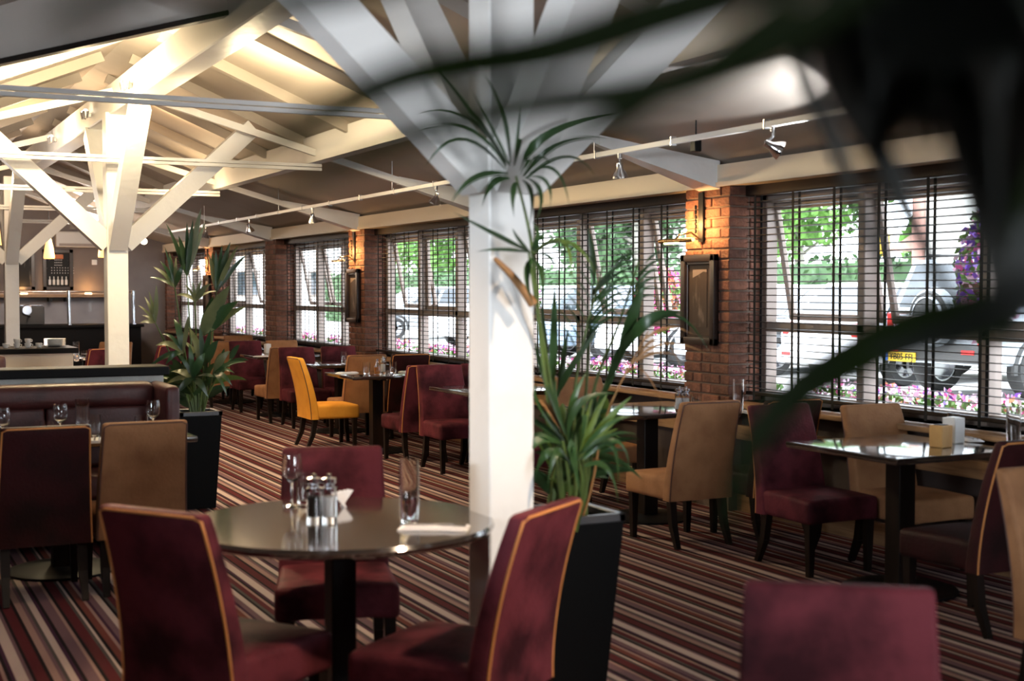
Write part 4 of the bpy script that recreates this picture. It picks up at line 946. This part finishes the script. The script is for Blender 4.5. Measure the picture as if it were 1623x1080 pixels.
tree(29, 13, 7.5, 3.2, 'hedgedark', 'dark tree beyond the off-road car at right')
# gate pillar, small house, sign
t = thing('gate_pillar', 'tall mossy grey rendered pillar beyond the off-road car', 'pillar', (17.2, 17.3, GZ))
bm = NB(); box(bm, -.35, .35, -.45, .45, 0, 3.6, .04, 2); obj('shaft', bm, M['render'], t, 30)
bm = NB(); box(bm, -.38, .3, .45, .75, 0, 3.5, .02, 1); obj('brick_edge', bm, M['pinkbrick'], t, 30)
bm = NB(); box(bm, -.45, .45, -.55, .85, 3.6, 3.75, .02, 1); obj('cap', bm, M['render'], t, 30)
t = thing('garden_house', 'small brown brick house with a tiled roof beyond the hedge', 'house', (23.6, 22.6, GZ))
bm = NB(); box(bm, -1, 1, -1.3, 1.6, 0, 2.3); obj('wall', bm, M['tile'], t, 0)
bm = NB(); prism(bm, [(-1.5, 2.25), (1.5, 2.25), (0, 3.1)], -1.6, 1.9, 'y'); obj('roof', bm, M['tile'], t, 0)
bm = NB(); box(bm, -1.02, -.99, -.3, .5, .9, 1.8); obj('window', bm, M['carglass'], t, 0)
p = pix(1393, 380, 29); t = thing('yellow_sign', 'yellow sign board with a white top and a red corner beyond the cars', 'sign', (p.x, p.y, GZ), R(-20))
bm = NB(); box(bm, -.05, .05, -.50, .50, 2.05, 2.52); obj('board', bm, M['yellow'], t, 0)
bm = NB(); hexa(bm, [(-.3, -.6, 2.52), (.3, -.6, 2.52), (.3, .6, 2.52), (-.3, .6, 2.52), (-.1, -.52, 2.85), (.1, -.52, 2.85), (.1, .52, 2.85), (-.1, .52, 2.85)]); obj('top', bm, M['whitesheet'], t, 0)
bm = NB(); box(bm, -.06, -.04, .24, .50, 1.98, 2.16); obj('red_corner', bm, M['red'], t, 0)
for y in (-.45, .45): bm = NB(); box(bm, -.03, .03, y - .03, y + .03, 0, 2.05); obj('post', bm, M['steel'], t, 0)
t = thing('white_house', 'long white rendered house far off beyond the far windows', 'house', (24, 64, GZ))
bm = NB(); box(bm, -16, 20, 0, 6, 0, 5.4); obj('wall', bm, M['whitesheet'], t, 0)
bm = NB(); prism(bm, [(-.5, 5.3), (6.5, 5.3), (3, 8.2)], -16.5, 20.5, 'x'); obj('roof', bm, M['tile'], t, 0)
for i in range(9):
    for z in (1.0, 3.4):
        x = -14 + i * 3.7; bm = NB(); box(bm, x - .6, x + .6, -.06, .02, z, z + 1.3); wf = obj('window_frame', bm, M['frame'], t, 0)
        bm = NB(); box(bm, x - .5, x - .04, -.08, -.05, z + .1, z + 1.2); box(bm, x + .04, x + .5, -.08, -.05, z + .1, z + 1.2); obj('pane', bm, M['carglass'], wf, 0)
bm = NB(); box(bm, -12.6, -11.6, -.06, .02, 0, 2.1); obj('door', bm, M['red'], t, 0)

# parked cars
def profile_body(bm, prof, w, tuck=.0, bev=.05):
    prism(bm, prof, -w / 2, w / 2, 'y'); bmesh.ops.bevel(bm, geom=bm.edges[:], offset=bev, segments=3, profile=.6, affect='EDGES')
def car(x, y, rz, paint, kind, label, plate_text=None):
    t = thing('off_road_car' if kind == 'suv' else 'parked_car', label, 'car', (x, y, GZ), R(rz))
    if kind == 'suv':
        Lr, Lf, w, wr = -2.15, 2.15, 1.78, .36; axles = (-1.32, 1.35)
        body = [(-2.15, .42), (2.1, .40), (2.15, .80), (2.0, .98), (.95, 1.06), (-2.1, 1.06), (-2.16, .80)]
        roof = [(-2.10, 1.05), (1.05, 1.05), (.45, 1.68), (-1.85, 1.72)]
    else:
        Lr, Lf, w, wr = -2.05, 2.05, 1.74, .31; axles = (-1.25, 1.30)
        body = [(-2.05, .32), (2.0, .28), (2.08, .58), (1.95, .76), (1.0, .90), (-1.9, .93), (-2.06, .70)]
        roof = [(-1.95, .91), (1.15, .89), (.35, 1.40), (-1.35, 1.44)]
    bm = NB(); profile_body(bm, body, w); obj('body', bm, M[paint], t, 40)
    # greenhouse with tumblehome
    bm = NB(); z0 = roof[0][1]; z1 = roof[3][1]; P = []
    for s in (-1, 1):
        P.append([(px, s * (w / 2 - .04 - (.14 if pz > z0 + .2 else 0)), pz) for px, pz in roof])
    A = [bm.verts.new(q) for q in P[0]]; B = [bm.verts.new(q) for q in P[1]]
    bm.faces.new(A); bm.faces.new(B[::-1])
    for i in range(4): bm.faces.new((A[i], B[i], B[(i + 1) % 4], A[(i + 1) % 4]))
    bmesh.ops.bevel(bm, geom=bm.edges[:], offset=.05, segments=3, profile=.6, affect='EDGES'); obj('roof', bm, M[paint], t, 40)
    # glazing: quads set just proud of the greenhouse
    def glass(q, nm):
        c = sum((Vector(p) for p in q), Vector()) / 4; n = (Vector(q[1]) - Vector(q[0])).cross(Vector(q[3]) - Vector(q[0])).normalized()
        if n.dot(c - Vector((0, 0, .8))) < 0: n = -n
        bm = NB(); hexa(bm, [Vector(p) - n * .03 for p in q] + [Vector(p) + n * .012 for p in q]); obj(nm, bm, M['carglass'], t, 0)
    def L(a, b, f): return tuple(a[i] + (b[i] - a[i]) * f for i in range(3))
    for s, nm in ((0, 'side_window'), (1, 'side_window')):
        a, b, c, d = P[s]
        for f0, f1 in ((.10, .36), (.40, .66), (.70, .93)):
            lo0, lo1, hi0, hi1 = L(a, b, f0), L(a, b, f1), L(d, c, f0), L(d, c, f1)
            glass([L(lo0, hi0, .12), L(lo1, hi1, .12), L(lo1, hi1, .86), L(lo0, hi0, .86)], nm)
    for i0, i1, nm in ((1, 2, 'windscreen'), (0, 3, 'rear_window')):
        a, b, c, d = P[0][i0], P[1][i0], P[1][i1], P[0][i1]
        glass([L(L(a, d, .10), L(b, c, .10), .08), L(L(a, d, .10), L(b, c, .10), .92), L(L(a, d, .88), L(b, c, .88), .92), L(L(a, d, .88), L(b, c, .88), .08)], nm)
    for ax in axles:
        for s in (-1, 1):
            yy = s * (w / 2 - .10)
            bm = NB(); lathe(bm, [(wr * .62, -.11), (wr * .93, -.11), (wr, -.07), (wr, .07), (wr * .93, .11), (wr * .62, .11), (wr * .62, -.11)], 28, (0, 0, 0), 'y'); wl = obj('wheel', bm, M['tyre'], t, 40, loc=(ax, yy, wr))
            bm = NB(); lathe(bm, [(wr * .64, -.09), (wr * .64, .09), (wr * .56, .09), (wr * .56, -.09), (wr * .64, -.09)], 28, (0, 0, 0), 'y'); lathe(bm, [(0, s * .10), (.07, s * .10), (.08, s * .06), (0, s * .05)], 14, (0, 0, 0), 'y')
            for q in range(5):
                a = q * 2 * math.pi / 5 + .3; beam(bm, (0, s * .085, 0), (math.cos(a) * wr * .6, s * .085, math.sin(a) * wr * .6), .075, .03, (0, 1, 0))
            lathe(bm, [(0, s * .0), (wr * .6, s * .0), (wr * .6, s * .02), (0, s * .02)], 20, (0, 0, 0), 'y')
            obj('alloy_rim', bm, M['steel'], wl, 40)
            bm = NB(); lathe(bm, [(wr + .02, -.02), (wr + .08, -.02), (wr + .08, .03), (wr + .02, .03), (wr + .02, -.02)], 28, (0, 0, 0), 'y'); bmesh.ops.bisect_plane(bm, geom=bm.verts[:] + bm.edges[:] + bm.faces[:], plane_co=(0, 0, -.05), plane_no=(0, 0, 1), clear_inner=True); obj('wheel_arch', bm, M['trimblack'], t, 40, loc=(ax, s * (w / 2 - .012), wr))
    zb = .62 if kind == 'suv' else .45
    bm = NB(); box(bm, Lr - .09, Lr + .1, -w / 2 + .02, w / 2 - .02, zb - .17, zb + .05, .04, 2); obj('rear_bumper', bm, M['trimblack'] if kind == 'suv' else M[paint], t, 40)
    bm = NB(); box(bm, Lf - .1, Lf + .06, -w / 2 + .05, w / 2 - .05, zb - .17, zb + .03, .04, 2); obj('front_bumper', bm, M['trimblack'] if kind == 'suv' else M[paint], t, 40)
    for s in (-1, 1):
        bm = NB(); z0_ = .80 if kind != 'suv' else .78; box(bm, Lr - .015, Lr + .10, s * (w / 2 - .12) - .07, s * (w / 2 - .12) + .07, z0_ - .12, z0_ + (.26 if kind == 'suv' else .08), .015, 1); obj('tail_lamp', bm, M['tail'], t, 30)
        bm = NB(); box(bm, Lf - .16, Lf + .005, s * (w / 2 - .28) - .17, s * (w / 2 - .28) + .17, zb + .12, zb + .26, .02, 2); obj('head_lamp', bm, M['bulbdim'] if False else M['chrome'], t, 30)
        bm = NB(); box(bm, .55, .72, s * (w / 2 + .08) - .09, s * (w / 2 + .08) + .09, zb + .45, zb + .58, .03, 2); obj('door_mirror', bm, M[paint], t, 40)
        bm = NB(); box(bm, Lr - .10, Lr - .02, s * (w / 2 - .25) - .10, s * (w / 2 - .25) + .10, zb - .06, zb - .01); obj('reflector', bm, M['tail'], t, 0)
    if kind == 'suv':
        bm = NB(); lathe(bm, [(0, -.20), (.22, -.20), (.235, -.19), (.30, -.19), (.345, -.14), (.36, -.06), (.34, .0), (0, .0)], 32, (Lr - .02, -.08, 1.0), 'x'); sp = obj('spare_wheel', bm, M['trimblack'], t, 40)
        bm = NB(); lathe(bm, [(.235, -.205), (.34, -.155), (.372, -.06), (.36, -.06), (.33, -.145), (.235, -.20)], 32, (Lr - .02, -.08, 1.0), 'x'); obj('cover_ring', bm, M['silver'], sp, 40)
        # oval emblem with two inner ovals on the tailgate
        bm = NB()
        def oval(cy, cz, a, b, r=.008):
            tube(bm, [(Lr - .035, cy + math.cos(q) * a, cz + math.sin(q) * b) for q in [i * 2 * math.pi / 20 for i in range(21)]], r, 6, False)
        oval(.60, .90, .075, .052); oval(.60, .885 + .012, .025, .045, .006); oval(.60, .918, .05, .018, .006); obj('emblem', bm, M['chrome'], t, 50)
        bm = NB(); box(bm, Lr - .03, Lr - .005, .30, .62, 1.02, 1.08, .008, 1); obj('tailgate_handle', bm, M['chrome'], t, 30)
        bm = NB(); box(bm, -1.7, .3, -.62, -.58, 1.76, 1.79); box(bm, -1.7, .3, .58, .62, 1.76, 1.79)
        for xx in (-1.7, .26):
            for s in (-.6, .6): box(bm, xx, xx + .04, s - .02, s + .02, 1.69, 1.77)
        obj('roof_rail', bm, M['trimblack'], t, 0)
    if plate_text:
        pz, py = (.49, .48) if kind == 'suv' else (.62, 0)
        bm = NB(); box(bm, Lr - .115, Lr - .09, py - .26, py + .26, pz - .06, pz + .06, .006, 1); pp = obj('number_plate', bm, M['plate'], t, 0)
        bm = NB(); box(bm, Lr - .118, Lr - .11, py + .215, py + .26, pz - .055, pz + .055); obj('blue_band', bm, M['blueband'], pp, 0)
        fc = bpy.data.curves.new('plate_text', 'FONT'); fc.body = plate_text; fc.size = .115; fc.align_x = 'CENTER'; fc.align_y = 'CENTER'; fc.extrude = .002; fc.materials.append(M['ink'])
        tmp = bpy.data.objects.new('plate_text', fc); COL.objects.link(tmp); bpy.context.view_layer.update()
        me = bpy.data.meshes.new_from_object(tmp.evaluated_get(bpy.context.evaluated_depsgraph_get())); bpy.data.objects.remove(tmp); me.materials.clear(); me.materials.append(M['ink'])
        link('plate_text', me, pp, (Lr - .118, py - .02, pz), (R(90), 0, R(-90)))
car(14.15, 12.45, 0, 'silver', 'suv', 'silver off-road car with a rear spare wheel and yellow plate outside the near window', 'YB05 FFJ')
car(14.3, 14.95, 0, 'whitecar', 'hatch', 'white car parked left of the off-road car')
car(14.2, 17.6, 180, 'silver', 'hatch', 'silver car parked nose to the building behind the near pier')
car(14.2, 20.2, 180, 'whitecar', 'hatch', 'white car parked nose to the building, seen through the near palm')
car(14.2, 22.8, 180, 'bluecar', 'hatch', 'blue-grey car parked behind the near column')
car(14.3, 25.6, 180, 'graycar', 'hatch', 'dark grey car seen just left of the near column')
car(14.3, 28.4, 180, 'whitecar', 'hatch', 'white car far off through the third window')
car(14.3, 34.0, 180, 'silver', 'hatch', 'silver car far off through the fourth window')
